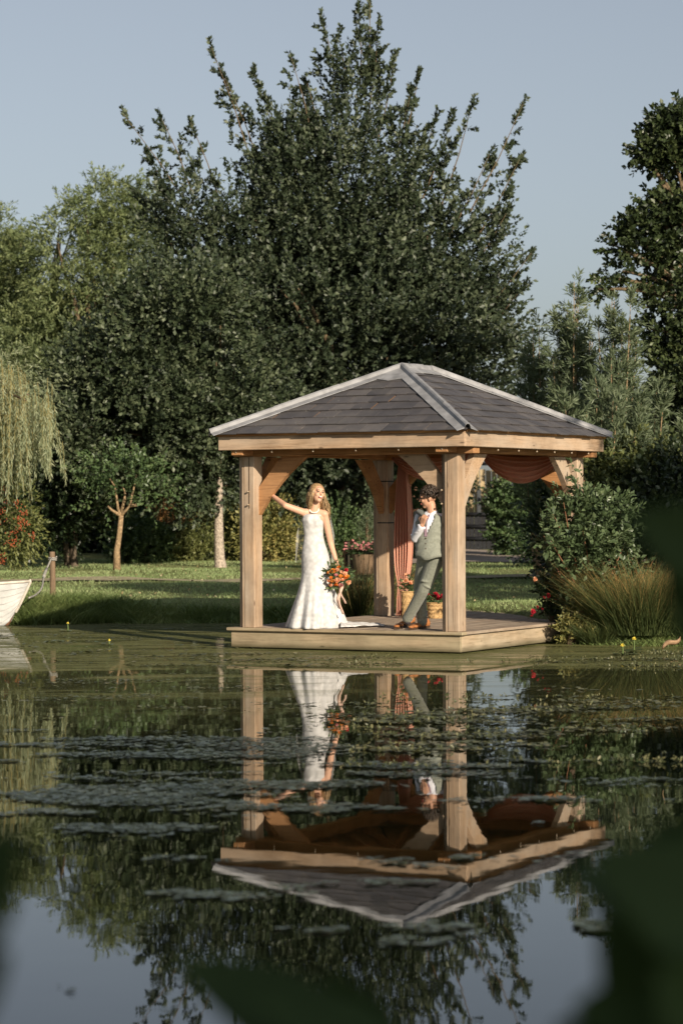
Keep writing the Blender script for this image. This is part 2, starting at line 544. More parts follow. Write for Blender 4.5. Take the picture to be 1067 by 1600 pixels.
def crown(name, parent, mat, clumps, n, k, L, W, slen=(0.4, 0.8), up=0.5, droop=0.0, gap=0.25, gapf=1.2, seed=1, shell=0.55, ang=0.9, flat=0.6, rnd=0.5, extra=None):
    b, d = shoots_in(clumps, n, up, rnd, shell, seed, gap, gapf)
    ln = slen[0] + (slen[1] - slen[0]) * RNG.random(len(b))
    if extra is not None:
        b = np.concatenate([b, extra[0]]); d = np.concatenate([d, extra[1]]); ln = np.concatenate([ln, extra[2]])
    V, F = leaf_arrays(b, d, ln, k, L, W, ang, droop, flat)
    return mesh_np(name, V, F, mat, parent)


def limbs(bm, root, targets, r0, seg=6, wob=0.12, sag=0.0):
    root = Vector(root)
    for t in targets:
        t = Vector(t)
        d = t - root
        pts, rs = [], []
        for i in range(6):
            s = i / 5
            p = root + d * s
            p.z += math.sin(s * math.pi) * d.length * 0.08 - sag * s * s
            p += Vector((random.uniform(-1, 1), random.uniform(-1, 1), 0)) * wob * d.length * 0.25 * math.sin(s * math.pi)
            pts.append(p); rs.append(r0 * (1 - 0.85 * s) + 0.004)
        add_tube(bm, pts, rs, seg)


def clump_px(x, y, Y, rx, ry, ryY=None, w=1.0):
    """ellipsoid that shows round photo pixel (x,y) at distance Y with half axes rx, ry pixels"""
    c = P(x, y, Y); s = Y / FPX
    return (tuple(c), (rx * s, (ryY if ryY else rx * s), ry * s), w)


# ------------------------------------------------------------------ ground, water
SHORE = [(-600, 40), (-60, 37.5), (-20, 36.5), (-5.2, 36.2), (-4.3, 35.6), (-3.0, 35.9), (-1.4, 35.7), (0.4, 35.0), (1.6, 33.8), (2.15, 32.0), (2.4, 30.2), (2.9, 29.65), (4.2, 29.5), (6.5, 29.2), (20, 29.0), (60, 28.5), (600, 27)]


def shore(x):
    xs = [p[0] for p in SHORE]; ys = [p[1] for p in SHORE]
    return np.interp(x, xs, ys) + 0.10 * np.sin(np.asarray(x) * 3.1) * np.exp(-(np.asarray(x) / 14) ** 2) + 0.05 * np.sin(np.asarray(x) * 7.7 + 1)


def ground_z(x, y):
    d = y - shore(x)
    z = np.interp(d, [-1.2, -0.25, 0.0, 0.25, 0.8, 2.5, 8, 16, 34, 900], [-0.5, -0.15, 0.0, 0.14, 0.24, 0.31, 0.36, 0.37, 0.42, 2.5])
    und = 0.02 * np.sin(x * 1.7 + y * 0.9) + 0.015 * np.sin(x * 0.7 - y * 1.3)
    return z + und * np.clip(d, 0, 1)


def grass_ground():
    m, nt, b = nmat("lawn_ground", 0.95, 0.1)
    n1 = noise_of(nt, 0.35, 4, coord='Object'); n2 = noise_of(nt, 9, 5, coord='Object')
    c1 = ramp(nt, n1, [(0.3, (0.14, 0.165, 0.06)), (0.7, (0.21, 0.215, 0.09))]).outputs[0]
    c2 = ramp(nt, n2, [(0.3, (0.6, 0.6, 0.6)), (0.7, (1.25, 1.25, 1.2))]).outputs[0]
    nt.links.new(mixc(nt, 1.0, c1, c2, 'MULTIPLY'), b.inputs['Base Color'])
    add_bump(nt, b, n2, 0.5, 0.03)
    return m


xs = np.unique(np.concatenate([np.array([-600, -300, -150, -80, -50, -30]), np.linspace(-20, 16, 181), np.array([20, 30, 50, 80, 150, 300, 600])]))
dd = np.array([-1.2, -0.6, -0.25, -0.1, 0, 0.1, 0.25, 0.4, 0.6, 0.8, 1.2, 1.7, 2.5, 3.5, 5, 7, 9, 12, 16, 21, 28, 40, 70, 150, 400, 900])
gx, gd = np.meshgrid(xs, dd, indexing='ij')
gy = shore(gx) + gd
gz = ground_z(gx, gy)
V = np.stack([gx, gy, gz], -1).reshape(-1, 3)
ni, nj = gx.shape
ii, jj = np.meshgrid(np.arange(ni - 1), np.arange(nj - 1), indexing='ij')
q = (ii * nj + jj).ravel()
F = np.stack([q, q + nj, q + nj + 1, q + 1], 1)
lawn = mesh_np("lawn", V, F, grass_ground(), smooth=True)
tag(lawn, "mown green lawn behind the pond with bands of tree shade", kind='structure')

# bank the photographer stands on
xs = np.concatenate([np.array([-600, -60, -20]), np.linspace(-8, 8, 33), np.array([20, 60, 600])])
yy = np.array([-200, -40, -10, -4, 0, 2.0, 2.6, 3.0, 3.4, 4.2])
zz = np.array([1.5, 0.8, 0.5, 0.36, 0.32, 0.28, 0.2, 0.08, -0.1, -0.5])
gx, gy = np.meshgrid(xs, yy, indexing='ij')
gz = np.broadcast_to(zz, gx.shape) + 0.02 * np.sin(gx * 2.3 + gy)
ni, nj = gx.shape
ii, jj = np.meshgrid(np.arange(ni - 1), np.arange(nj - 1), indexing='ij')
q = (ii * nj + jj).ravel()
near = mesh_np("near_bank", np.stack([gx, gy, gz], -1).reshape(-1, 3), np.stack([q, q + nj, q + nj + 1, q + 1], 1), lawn.data.materials[0], smooth=True)
tag(near, "grassy near bank of the pond under the camera", kind='structure')


def water_mat():
    m, nt, b = nmat("pond_water", 0.015, 0.5)
    b.inputs['Base Color'].default_value = (0.003, 0.0045, 0.002, 1)
    b.inputs['IOR'].default_value = 1.33
    tc = nt.nodes.new("ShaderNodeTexCoord")
    sep = nt.nodes.new("ShaderNodeSeparateXYZ"); nt.links.new(tc.outputs['Object'], sep.inputs[0])

    def mp(scale, loc=(0, 0, 0)):
        k = nt.nodes.new("ShaderNodeMapping"); k.inputs['Scale'].default_value = scale; k.inputs['Location'].default_value = loc
        nt.links.new(tc.outputs['Object'], k.inputs[0]); return k.outputs[0]

    def noi(vec, s, d=4, r=0.55, dist=0.0):
        k = nt.nodes.new("ShaderNodeTexNoise"); k.inputs['Scale'].default_value = s; k.inputs['Detail'].default_value = d
        k.inputs['Roughness'].default_value = r; k.inputs['Distortion'].default_value = dist
        nt.links.new(vec, k.inputs['Vector']); return k.outputs[0]

    def math_(op, a, bb, cc=None):
        k = nt.nodes.new("ShaderNodeMath"); k.operation = op
        for s, v in zip(k.inputs, (a, bb, cc)):
            if v is None: continue
            if isinstance(v, (int, float)): s.default_value = v
            else: nt.links.new(v, s)
        return k.outputs[0]

    def mrange(v, a, c, lo=0.0, hi=1.0):
        k = nt.nodes.new("ShaderNodeMapRange"); k.interpolation_type = 'SMOOTHSTEP'
        for s, x in zip(k.inputs[1:5], (a, c, lo, hi)): s.default_value = x
        nt.links.new(v, k.inputs[0]); return k.outputs[0]
    # ripples: faint
    rip = noi(mp((1.0, 0.9, 1)), 3.2, 2, 0.5)
    rip2 = noi(mp((1.4, 1.0, 1), (7, 3, 0)), 0.8, 2)
    hgt = math_('ADD', rip, math_('MULTIPLY', rip2, 2.0))
    add_bump(nt, b, hgt, 0.032, 0.010)
    # film of duckweed: closed near the far bank, streaky further out
    edge_n = noi(mp((0.22, 0.5, 1), (3, 1, 0)), 1.0, 3)
    ysh = math_('ADD', sep.outputs['Y'], math_('MULTIPLY_ADD', edge_n, 1.6, -0.8))
    band = mrange(ysh, 24.9, 25.5)
    streak = noi(mp((0.30, 1.1, 1)), 1.3, 5, 0.62, 0.8)
    left = mrange(sep.outputs['X'], 0.8, -2.2, 0.0, 1.0)
    outer = math_('MULTIPLY', mrange(ysh, 17.0, 23.5), mrange(streak, 0.42, 0.68))
    outer = math_('MULTIPLY', outer, math_('MULTIPLY_ADD', left, 0.55, 0.35))
    thin = math_('MULTIPLY', mrange(ysh, 16.5, 23.0), math_('MULTIPLY_ADD', left, 0.14, 0.12))
    fine = noi(mp((1, 1.6, 1)), 22, 3, 0.6)
    slit = mrange(noi(mp((0.12, 0.9, 1), (0, 9, 0)), 1.0, 4, 0.6, 1.2), 0.60, 0.68)
    blot = mrange(noi(mp((0.55, 2.6, 1), (5, 2, 0)), 1.6, 6, 0.68, 0.5), 0.36, 0.60, 0.35, 1.0)
    bandm = math_('MULTIPLY', math_('MULTIPLY', band, math_('MULTIPLY_ADD', slit, -0.8, 1.05)), blot)
    film = math_('MAXIMUM', math_('MAXIMUM', bandm, outer), thin)
    film = math_('MULTIPLY', film, math_('MULTIPLY_ADD', fine, 0.9, 0.50))
    cl = nt.nodes.new("ShaderNodeClamp"); nt.links.new(film, cl.inputs[0])
    d = nt.nodes.new("ShaderNodeBsdfPrincipled")
    cn = noi(mp((0.5, 1.5, 1), (2, 5, 0)), 1.4, 4)
    dc = ramp(nt, cn, [(0.3, (0.075, 0.085, 0.028)), (0.55, (0.135, 0.14, 0.05)), (0.75, (0.20, 0.19, 0.085))]).outputs[0]
    nt.links.new(mixc(nt, 0.35, dc, ramp(nt, fine, [(0.35, (0.05, 0.055, 0.018)), (0.65, (0.23, 0.22, 0.10))]).outputs[0]), d.inputs['Base Color'])
    d.inputs['Roughness'].default_value = 0.8; d.inputs['Specular IOR Level'].default_value = 0.08
    bp = nt.nodes.new("ShaderNodeBump"); bp.inputs['Strength'].default_value = 0.5; bp.inputs['Distance'].default_value = 0.02
    nt.links.new(fine, bp.inputs['Height']); nt.links.new(bp.outputs[0], d.inputs['Normal'])
    mx = nt.nodes.new("ShaderNodeMixShader")
    nt.links.new(cl.outputs[0], mx.inputs[0]); nt.links.new(b.outputs[0], mx.inputs[1]); nt.links.new(d.outputs[0], mx.inputs[2])
    nt.links.new(mx.outputs[0], nt.nodes["Material Output"].inputs[0])
    return m


pond = mesh_np("pond_water", [(-600, 2.2, 0), (600, 2.2, 0), (600, 45, 0), (-600, 45, 0)], [(0, 1, 2, 3)], water_mat())
tag(pond, "dark still pond with mirror reflections and green film near the deck", kind='structure')


def strip(name, pts, w, dz, mat, label):
    V, F = [], []
    for i, (x, y) in enumerate(pts):
        for s in (-1, 1):
            yy2 = y + s * w[i] / 2
            V.append((x, yy2, float(ground_z(x, yy2)) + dz))
    for i in range(len(pts) - 1):
        F.append((2 * i, 2 * i + 2, 2 * i + 3, 2 * i + 1))
    o = mesh_np(name, V, F, mat)
    return tag(o, label, kind='structure')


GRAVEL = plain("gravel", (0.36, 0.30, 0.25), 0.95, 0.15, 0.35, 30, 0.9)
PATHM = plain("path_dry", (0.36, 0.31, 0.20), 0.95, 0.1, 0.35, 9, 0.6)
px_ = np.linspace(-14, 9, 93)
strip("path", [(x, 44.0 + 0.12 * math.sin(x * 0.8)) for x in px_], [1.0 + 0.3 * math.sin(x * 2.7) + 0.2 * math.sin(x * 6.1) for x in px_], 0.02, PATHM, "thin pale path crossing the lawn behind the pavilion")
gxs = np.linspace(0.6, 7.5, 40)
strip("gravel_yard", [(x, 61.0 + 0.2 * math.sin(x * 3)) for x in gxs], [14.0 + 1.2 * math.sin(x * 1.1) for x in gxs], 0.03, GRAVEL, "pale gravel yard in front of the dark gate")

# lawn blades
n = 150000
u_ = RNG.random(n)
bx = RNG.uniform(-13, 9, n)
sy = shore(bx)
by = sy + 0.02 + (u_ ** 1.7) * 24
bz = ground_z(bx, by)
okm = ~((np.abs(by - 44) < 0.45) & (RNG.random(n) < 0.7))
okm &= ~((bx > 0.6) & (by > 53.6))
bx, by, bz = bx[okm], by[okm], bz[okm]
base = np.stack([bx, by, bz - 0.01], 1)
dirs = unit(np.stack([RNG.normal(0, 0.45, len(bx)), RNG.normal(0, 0.45, len(bx)), np.ones(len(bx))], 1))
ln = 0.025 + 0.045 * RNG.random(len(bx))
Vb, Fb = blades_arrays(base, dirs, ln, 0.008, 0.2, 1)
tag(mesh_np("lawn_grass", Vb, Fb, L_GRASS), "short mown grass of the lawn behind the pavilion", kind='stuff')

# rough grass along the far bank
n = 26000
bx = RNG.uniform(-12, 8, n)
by = shore(bx) + RNG.normal(0.08, 0.16, n)
lum = noise3(np.stack([bx, by, 0 * bx], 1), 5, 1.6)
lng = (0.07 + 0.08 * RNG.random(n)) * (1 + 0.5 * lum)
tall = np.exp(-((bx + 3.95) / 0.85) ** 2)
lng = lng * (1 + 0.9 * tall) * (1 + 1.4 * np.clip(noise3(np.stack([bx * 2, by, 0 * bx], 1), 15, 2.2), 0, 1))
base = np.stack([bx, by, np.maximum(ground_z(bx, by), -0.02)], 1)
dirs = unit(np.stack([RNG.normal(0, 0.5, n), RNG.normal(-0.25, 0.45, n), np.ones(n)], 1))
Vb, Fb = blades_arrays(base, dirs, np.maximum(lng, 0.04), 0.007, 0.55, 2)
tag(mesh_np("bank_grass", Vb, Fb, L_BANK), "rough grass hanging over the far edge of the pond", kind='stuff')
# denser tussock of long grass between the boat and the pavilion
n = 7000
bx = RNG.normal(-3.95, 0.5, n); by = shore(bx) + RNG.uniform(-0.15, 0.75, n)
base = np.stack([bx, by, np.maximum(ground_z(bx, by), -0.02)], 1)
dirs = unit(np.stack([RNG.normal(0, 0.5, n), RNG.normal(-0.2, 0.5, n), np.ones(n)], 1))
Vb, Fb = blades_arrays(base, dirs, 0.12 + 0.2 * RNG.random(n), 0.008, 0.6, 2)
tag(mesh_np("long_grass", Vb, Fb, L_BANK), "long tussocky grass on the bank beside the boat", kind='stuff')

# fallen leaves and daisies on the lawn
n = 900
bx = RNG.uniform(-9, 6, n); by = shore(bx) + 0.5 + RNG.random(n) * 20
base = np.stack([bx, by, ground_z(bx, by) + 0.035], 1)
Vl, Fl = leaf_arrays(base, unit(RNG.normal(0, 1, (n, 3)) * np.array([1, 1, 0.2])), np.full(n, 0.01), 1, 0.05, 0.032, 0.3, 0, 0.8)
tag(mesh_np("fallen_leaves", Vl, Fl, leaf_mat("fallen_leaf", [(0.20, 0.15, 0.07), (0.38, 0.30, 0.15), (0.55, 0.48, 0.32)], 0.7, 0.1, 0.2)), "dry fallen leaves scattered over the lawn", kind='stuff')

# ------------------------------------------------------------------ pavilion
AL = 0.498
FX, FY = 1.3313, 27.6
PA, PB = 3.1042, 3.8604
UX, UY = -math.cos(AL), math.sin(AL)
VX, VY = math.sin(AL), math.cos(AL)
ZB, ZT, ZR, OV = 2.2592, 2.4366, 3.2099, 0.062
ZD = 0.2362
PCX, PCY = FX + PA / 2 * UX + PB / 2 * VX, FY + PA / 2 * UY + PB / 2 * VY


def L(a, b, z):
    """pavilion frame: a metres from the right-hand eave, b from the front eave"""
    return Vector((PA / 2 - a, b - PB / 2, z))


def Wd(a, b, z):
    return Vector((FX + a * UX + b * VX, FY + a * UY + b * VY, z))


pav = thing("garden_pavilion", "open oak pavilion with a slate hipped roof on a timber deck in the pond", "pavilion", (PCX, PCY, 0), -AL)


def pbox(name, lo, hi, mat, parent=pav, bev=0.006):
    """box between two (a,b,z) corners in the pavilion frame"""
    p, q = L(*lo), L(*hi)
    bm = bmesh.new()
    add_box(bm, (min(p.x, q.x), min(p.y, q.y), min(p.z, q.z)), (max(p.x, q.x), max(p.y, q.y), max(p.z, q.z)))
    if bev: bevel_all(bm, bev)
    return bm_obj(name, bm, mat, parent, world=False)


# corner posts: main post plus the recessed board beside it
PW, PD = 0.165, 0.185
A0, A1 = 0.2255, 0.2255 + 2.5817
B0, B1 = 0.2914, 0.2914 + 3.2847
ZBM = 2.19
for (a, b) in ((A0, B0), (A1, B0), (A0, B1), (A1, B1)):
    po = pbox("post", (a, b, ZD), (a + PW - 0.03, b + PD, ZBM), WOOD['z'], bev=0.007)
    pbox("post_board", (a + PW - 0.032, b + 0.007, ZD), (a + PW, b + PD - 0.01, ZBM), WOOD['z'], po, bev=0.003)
    pbox("side_board", (a + PW - 0.005, b + 0.048, ZD), (a + PW + 0.058, b + PD - 0.02, ZBM), WOOD['z'], po, bev=0.004)
    # iron bands are seen only on the rear left post
    if a == A1 and b == B1:
        for z in (1.40, 1.92):
            pbox("iron_band", (a - 0.006, b - 0.006, z), (a + PW - 0.028, b + PD + 0.006, z + 0.014), plain("iron", (0.02, 0.018, 0.016), 0.6), po, bev=0)

# wall plates (beams) on the posts
for b in (B0, B1):
    pbox("beam", (0.04, b + 0.01, ZBM), (PA - 0.02, b + 0.165, ZBM + 0.16), WARM['x'], bev=0.006)
for a in (A0, A1):
    pbox("beam", (a + 0.01, 0.05, ZBM + 0.012), (a + 0.155, B0 + 0.008, ZBM + 0.158), WARM['y'], bev=0.006)
    pbox("beam", (a + 0.01, B0 + 0.167, ZBM + 0.012), (a + 0.155, B1 + 0.008, ZBM + 0.158), WARM['y'], bev=0.006)
    pbox("beam", (a + 0.01, B1 + 0.167, ZBM + 0.012), (a + 0.155, PB - 0.03, ZBM + 0.158), WARM['y'], bev=0.006)


# curved braces
def brace(a, b, ax, sgn, mat):
    """from post face at (a,b), along axis 'a' or 'b' with sign; wide plank with a hollow underside"""
    lo0, lo1 = 1.52, 0.63      # foot height of the underside, reach of the underside on the beam
    up0, up1 = 1.84, 0.30
    prof = []
    for i in range(9):
        s = i / 8
        x = lo1 * s; z = lo0 + (ZBM - lo0) * s
        k = 0.045 * math.sin(math.pi * s)
        prof.append((x - k * 0.7, z + k * 0.7))
    prof += [(up1, ZBM), (0.0, up0)]
    th = 0.07
    bm = bmesh.new()
    if ax == 'a':
        pts = [L(a + sgn * x, b, z) for x, z in prof]; off = Vector((0, th, 0))
    else:
        pts = [L(a, b + sgn * x, z) for x, z in prof]; off = Vector((-th, 0, 0))
    add_prism(bm, pts, off)
    return bm_obj("brace", bm, mat, pav, world=False)


for b, wsel in ((B0 + 0.108, 0), (B1 + 0.055, 1)):
    brace(A0 + PW + 0.002, b, 'a', 1, WOOD['x'] if wsel == 0 else WARM['x'])
    brace(A1 + 0.001, b, 'a', -1, WARM['x'])
for a, wsel in ((A0 + 0.03, 0), (A1 + 0.05, 1)):
    brace(a, B0 + PD - 0.001, 'b', 1, WOOD['x'] if wsel == 0 else WARM['x'])
    brace(a, B1 + 0.001, 'b', -1, WOOD['x'] if wsel == 0 else WARM['x'])

# fascia boards
ft = 0.035
pbox("fascia", (-0.0, 0.0, ZB), (PA, ft, ZT - 0.012), WOOD['x'])
pbox("fascia", (0.0, PB - ft, ZB), (PA, PB, ZT - 0.012), WOOD['x'])
pbox("fascia", (0.0, ft + 0.001, ZB + 0.001), (ft, PB - ft - 0.001, ZT - 0.013), WOOD['y'])
pbox("fascia", (PA - ft, ft + 0.001, ZB + 0.001), (PA, PB - ft - 0.001, ZT - 0.013), WOOD['y'])

# roof slopes
CF = [(-OV, -OV), (PA + OV, -OV), (PA + OV, PB + OV), (-OV, PB + OV)]      # front, front left, back left, right corner
R1, R2 = (PA / 2, PA / 2), (PA / 2, PB - PA / 2)                            # ridge ends
SOFFIT = WARM['x']
SLATE = None


def slate_mat():
    m, nt, b = nmat("slate", 0.55, 0.35)
    oi = nt.nodes.new("ShaderNodeObjectInfo")
    c = ramp(nt, oi.outputs['Random'], [(0.0, (0.065, 0.062, 0.064)), (0.5, (0.085, 0.080, 0.081)), (1.0, (0.115, 0.107, 0.104))]).outputs[0]
    n = noise_of(nt, 7, 5, (1, 1, 1), None, 0.65)
    c = mixc(nt, 1.0, c, ramp(nt, n, [(0.3, (0.75, 0.75, 0.78)), (0.6, (1.05, 1.02, 1.0)), (0.8, (1.5, 1.4, 1.25))]).outputs[0], 'MULTIPLY')
    n3 = noise_of(nt, 1.3, 4)
    c = mixc(nt, ramp(nt, n3, [(0.5, (0, 0, 0)), (0.75, (0.5, 0.5, 0.5))]).outputs[0], c, (0.17, 0.155, 0.13))
    v = nt.nodes.new("ShaderNodeTexVoronoi"); v.inputs['Scale'].default_value = 9
    tc = nt.nodes.new("ShaderNodeTexCoord"); nt.links.new(tc.outputs['Object'], v.inputs['Vector'])
    c = mixc(nt, ramp(nt, v.outputs['Distance'], [(0.05, (1, 1, 1)), (0.075, (0, 0, 0))]).outputs[0], c, (0.34, 0.33, 0.28))
    nt.links.new(c, b.inputs['Base Color'])
    add_bump(nt, b, n, 0.4, 0.006)
    return m


SLATE = slate_mat()
LEAD = plain("lead_cap", (0.25, 0.25, 0.255), 0.55, 0.4, 0.3, 8, 0.25)


def clip_poly(poly, n, d):
    out = []
    for i in range(len(poly)):
        p, q = poly[i], poly[(i + 1) % len(poly)]
        dp, dq = p[0] * n[0] + p[1] * n[1] - d, q[0] * n[0] + q[1] * n[1] - d
        if dp >= 0: out.append(p)
        if (dp >= 0) != (dq >= 0):
            t = dp / (dp - dq)
            out.append((p[0] + (q[0] - p[0]) * t, p[1] + (q[1] - p[1]) * t))
    return out


def slope(c0, c1, tops):
    """roof slope from eave corner c0 to c1 up to ridge points"""
    p0, p1 = L(*c0, ZT), L(*c1, ZT)
    tp = [L(*t, ZR) for t in tops]
    e = (p1 - p0).normalized(); elen = (p1 - p0).length
    w = tp[0] - p0; upv = (w - e * w.dot(e)); ulen = upv.length; upv.normalize()
    nrm = e.cross(upv)
    if nrm.z < 0: nrm = -nrm
    poly3 = [p0, p1] + tp
    bm = bmesh.new()
    cpoly = sum(poly3, Vector()) / len(poly3)
    add_prism(bm, [p.lerp(cpoly, 0.03) - nrm * 0.006 for p in poly3], -nrm * 0.028)
    so = bm_obj("roof_slope", bm, SOFFIT, pav, world=False)
    poly = [((p - p0).dot(e), (p - p0).dot(upv)) for p in poly3]
    # half planes
    cen = (sum(p[0] for p in poly) / len(poly), sum(p[1] for p in poly) / len(poly))
    hp = []
    for i in range(len(poly)):
        a, b = poly[i], poly[(i + 1) % len(poly)]
        nn = (-(b[1] - a[1]), b[0] - a[0]); dn = nn[0] * a[0] + nn[1] * a[1]
        if nn[0] * cen[0] + nn[1] * cen[1] < dn: nn = (-nn[0], -nn[1]); dn = -dn
        hp.append((nn, dn))
    rows = 9; ex = ulen / rows; sw = 0.262
    for r in range(rows):
        t0, t1 = r * ex - (0.02 if r == 0 else 0), min((r + 1) * ex + 0.03, ulen)
        off = (0.5 if r % 2 else 0.0) * sw + random.uniform(-0.02, 0.02)
        k = -1
        while k * sw + off < elen:
            s0 = k * sw + off + 0.004 + random.uniform(-0.006, 0.006); s1 = s0 + sw - 0.009
            k += 1
            tj = t0 + random.uniform(-0.012, 0.008)
            pl = [(s0, tj), (s1, tj + random.uniform(-0.003, 0.003)), (s1, t1), (s0, t1)]
            for h in (hp[1:] if r == 0 else hp):
                pl = clip_poly(pl, *h)
                if len(pl) < 3: break
            if len(pl) < 3: continue
            ar = abs(sum(pl[i][0] * pl[(i + 1) % len(pl)][1] - pl[(i + 1) % len(pl)][0] * pl[i][1] for i in range(len(pl)))) / 2
            if ar < 0.003: continue
            lift = random.uniform(0.0, 0.006)
            pts = [p0 + e * s + upv * t + nrm * (lift + 0.016 - 0.0145 * (t - t0) / (t1 - t0) ) for s, t in pl]
            bm = bmesh.new()
            add_prism(bm, pts, -nrm * 0.0085)
            bm_obj("slate", bm, SLATE, so, world=False)
    return so


slope(CF[0], CF[1], [R1])
slope(CF[3], CF[0], [R1, R2])
slope(CF[2], CF[3], [R2])
slope(CF[1], CF[2], [R2, R1])


def cap_along(p, q, na, nb, name, wing=0.115, roll=0.045):
    """lead capping: two wings on the slopes and a raised roll; na, nb = slope normals"""
    d = (q - p).normalized()
    wa = na.cross(d).normalized(); wb = nb.cross(d).normalized()
    if wa.z > 0: wa = -wa
    if wb.z > 0: wb = -wb
    up = (na + nb).normalized()
    hz = d.cross(up).normalized()
    if hz.dot(wa) < 0: hz = -hz
    prof = [wa * wing + na * 0.027, wa * (0.03) + na * 0.030, hz * 0.026 + up * 0.056, hz * 0.012 + up * 0.070, -hz * 0.012 + up * 0.070, -hz * 0.026 + up * 0.056, wb * 0.03 + nb * 0.030, wb * wing + nb * 0.027]
    inner = [v - up * 0.006 for v in prof]
    bm = bmesh.new()
    nseg = 3
    for s in range(nseg):
        a = p + (q - p) * (s / nseg) ; b = p + (q - p) * ((s + 1) / nseg)
        lift = up * (0.003 * (s % 2)) 
        b2 = b + d * 0.02
        ring_o = [[bm.verts.new(c + v + lift + Vector((random.uniform(-1, 1), random.uniform(-1, 1), random.uniform(-1, 1))) * 0.002) for v in prof] for c in (a, b2)]
        ring_i = [[bm.verts.new(c + v + lift) for v in inner] for c in (a, b2)]
        m = len(prof)
        for i in range(m - 1):
            bm.faces.new((ring_o[0][i], ring_o[0][i + 1], ring_o[1][i + 1], ring_o[1][i]))
            bm.faces.new((ring_i[0][i], ring_i[1][i], ring_i[1][i + 1], ring_i[0][i + 1]))
            for e_, rev in ((0, 1), (1, 0)):
                bm.faces.new((ring_o[e_][i], ring_i[e_][i], ring_i[e_][i + 1], ring_o[e_][i + 1]))
        for i in (0, m - 1):
            bm.faces.new((ring_o[0][i], ring_o[1][i], ring_i[1][i], ring_i[0][i]))
    return bm_obj(name, bm, LEAD, pav, world=False)


def nrm_of(p, q, r):
    nn = (q - p).cross(r - p).normalized()
    return nn if nn.z > 0 else -nn


c3 = [L(*c, ZT) for c in CF]; r3 = [L(*R1, ZR), L(*R2, ZR)]
n_front = nrm_of(c3[0], c3[1], r3[0]); n_right = nrm_of(c3[3], c3[0], r3[0]); n_back = nrm_of(c3[2], c3[3], r3[1]); n_left = nrm_of(c3[1], c3[2], r3[0])
cap_along(c3[0], r3[0], n_front, n_right, "hip_cap")
cap_along(c3[1], r3[0], n_front, n_left, "hip_cap")
cap_along(c3[2], r3[1], n_back, n_left, "hip_cap")
cap_along(c3[3], r3[1], n_back, n_right, "hip_cap")
cap_along(r3[0], r3[1], n_right, n_left, "ridge_cap", 0.15)
# lead apron at the head of each hip end
for r0_, nn, ca, cb in ((r3[0], n_front, c3[0], c3[1]), (r3[1], n_back, c3[2], c3[3])):
    bm = bmesh.new()
    add_prism(bm, [r0_ + nn * 0.030, r0_ + (ca - r0_).normalized() * 0.42 + nn * 0.028, r0_ + ((ca + cb) / 2 - r0_).normalized() * 0.40 + nn * 0.028, r0_ + (cb - r0_).normalized() * 0.42 + nn * 0.028], -nn * 0.006)
    bm_obj("lead_apron", bm, LEAD, pav, world=False)

# rafters under the slopes
def rafter(p, q):
    d = (q - p); bm = bmesh.new()
    hz = Vector((d.y, -d.x, 0)).normalized() * 0.022
    add_prism(bm, [p - hz - Vector((0, 0, 0.045)), p + hz - Vector((0, 0, 0.045)), p + hz - Vector((0, 0, 0.125)), p - hz - Vector((0, 0, 0.125))], d)
    bm_obj("rafter", bm, WARM['y'], pav, world=False)


hh = lambda t: ZT + (ZR - ZT) * t
for i in range(1, 7):                                   # along the two long sides, and the two hip ends
    for side in (0, 1):
        b = PB * i / 7
        reach = min(b, PB - b, PA / 2) / (PA / 2)
        if reach > 0.25:
            pe = L(0.04 if side == 0 else PA - 0.04, b, hh(0.02)); pq = L(PA / 2 * reach if side == 0 else PA - PA / 2 * reach, b, hh(reach))
            rafter(pe, pe + (pq - pe) * 0.97)
for i in range(1, 6):
    for side in (0, 1):
        a = PA * i / 6
        reach = min(a, PA - a) / (PA / 2)
        if reach > 0.25:
            pe = L(a, 0.04 if side == 0 else PB - 0.04, hh(0.02)); pq = L(a, PA / 2 * reach if side == 0 else PB - PA / 2 * reach, hh(reach))
            rafter(pe, pe + (pq - pe) * 0.97)

# deck
DA, DB, DW, DE = 0.1538, 0.2344, 3.0008, 6.05
ba = DA + 0.004
bw = 0.142
while ba < DA + DW - 0.02:
    w_ = min(bw, DA + DW - ba)
    z = ZD + random.uniform(-0.003, 0.001)
    pbox("deck_board", (ba, DB + 0.122, z - 0.032), (ba + w_ - 0.007, DE, z), DECK, bev=0.004)
    ba += bw
pbox("deck_edge", (DA - 0.0, DB, ZD - 0.036), (DA + DW, DB + 0.118, ZD + 0.001), DECKX, bev=0.008)
dk = 0.0415
pbox("deck_fascia", (DA + dk, DB + dk, 0.012), (DA + DW - dk, DB + dk + 0.04, ZD - 0.038), DECKX, bev=0.006)
pbox("deck_fascia", (DA + dk, DB + dk + 0.042, 0.013), (DA + dk + 0.04, DE - 0.02, ZD - 0.034), DECKY, bev=0.006)
pbox("deck_fascia", (DA + DW - dk - 0.04, DB + dk + 0.042, 0.013), (DA + DW - dk, DE - 0.02, ZD - 0.034), DECKY, bev=0.006)
for a in (0.4, 1.6, 2.9):
    for b in (0.5, 2.2, 3.9):
        pbox("deck_pile", (a, b, -0.6), (a + 0.1, b + 0.1, ZD - 0.034), DARKWOOD, bev=0)
for b in (0.45, 1.4, 2.4, 3.4, 4.4, 5.4):
    pbox("deck_joist", (DA + dk + 0.045, b, ZD - 0.15), (DA + DW - dk - 0.045, b + 0.06, ZD - 0.036), DARKWOOD, bev=0)

# ------------------------------------------------------------------ string lights
BULB = plain("bulb_glass", (0.34, 0.27, 0.19), 0.25, 0.5, 0.05, 5)
SOCK = plain("bulb_socket", (0.25, 0.16, 0.08), 0.5, 0.4, 0.1, 5)
CABLE = plain("cable_brown", (0.10, 0.065, 0.04), 0.7, 0.3, 0.1, 5)


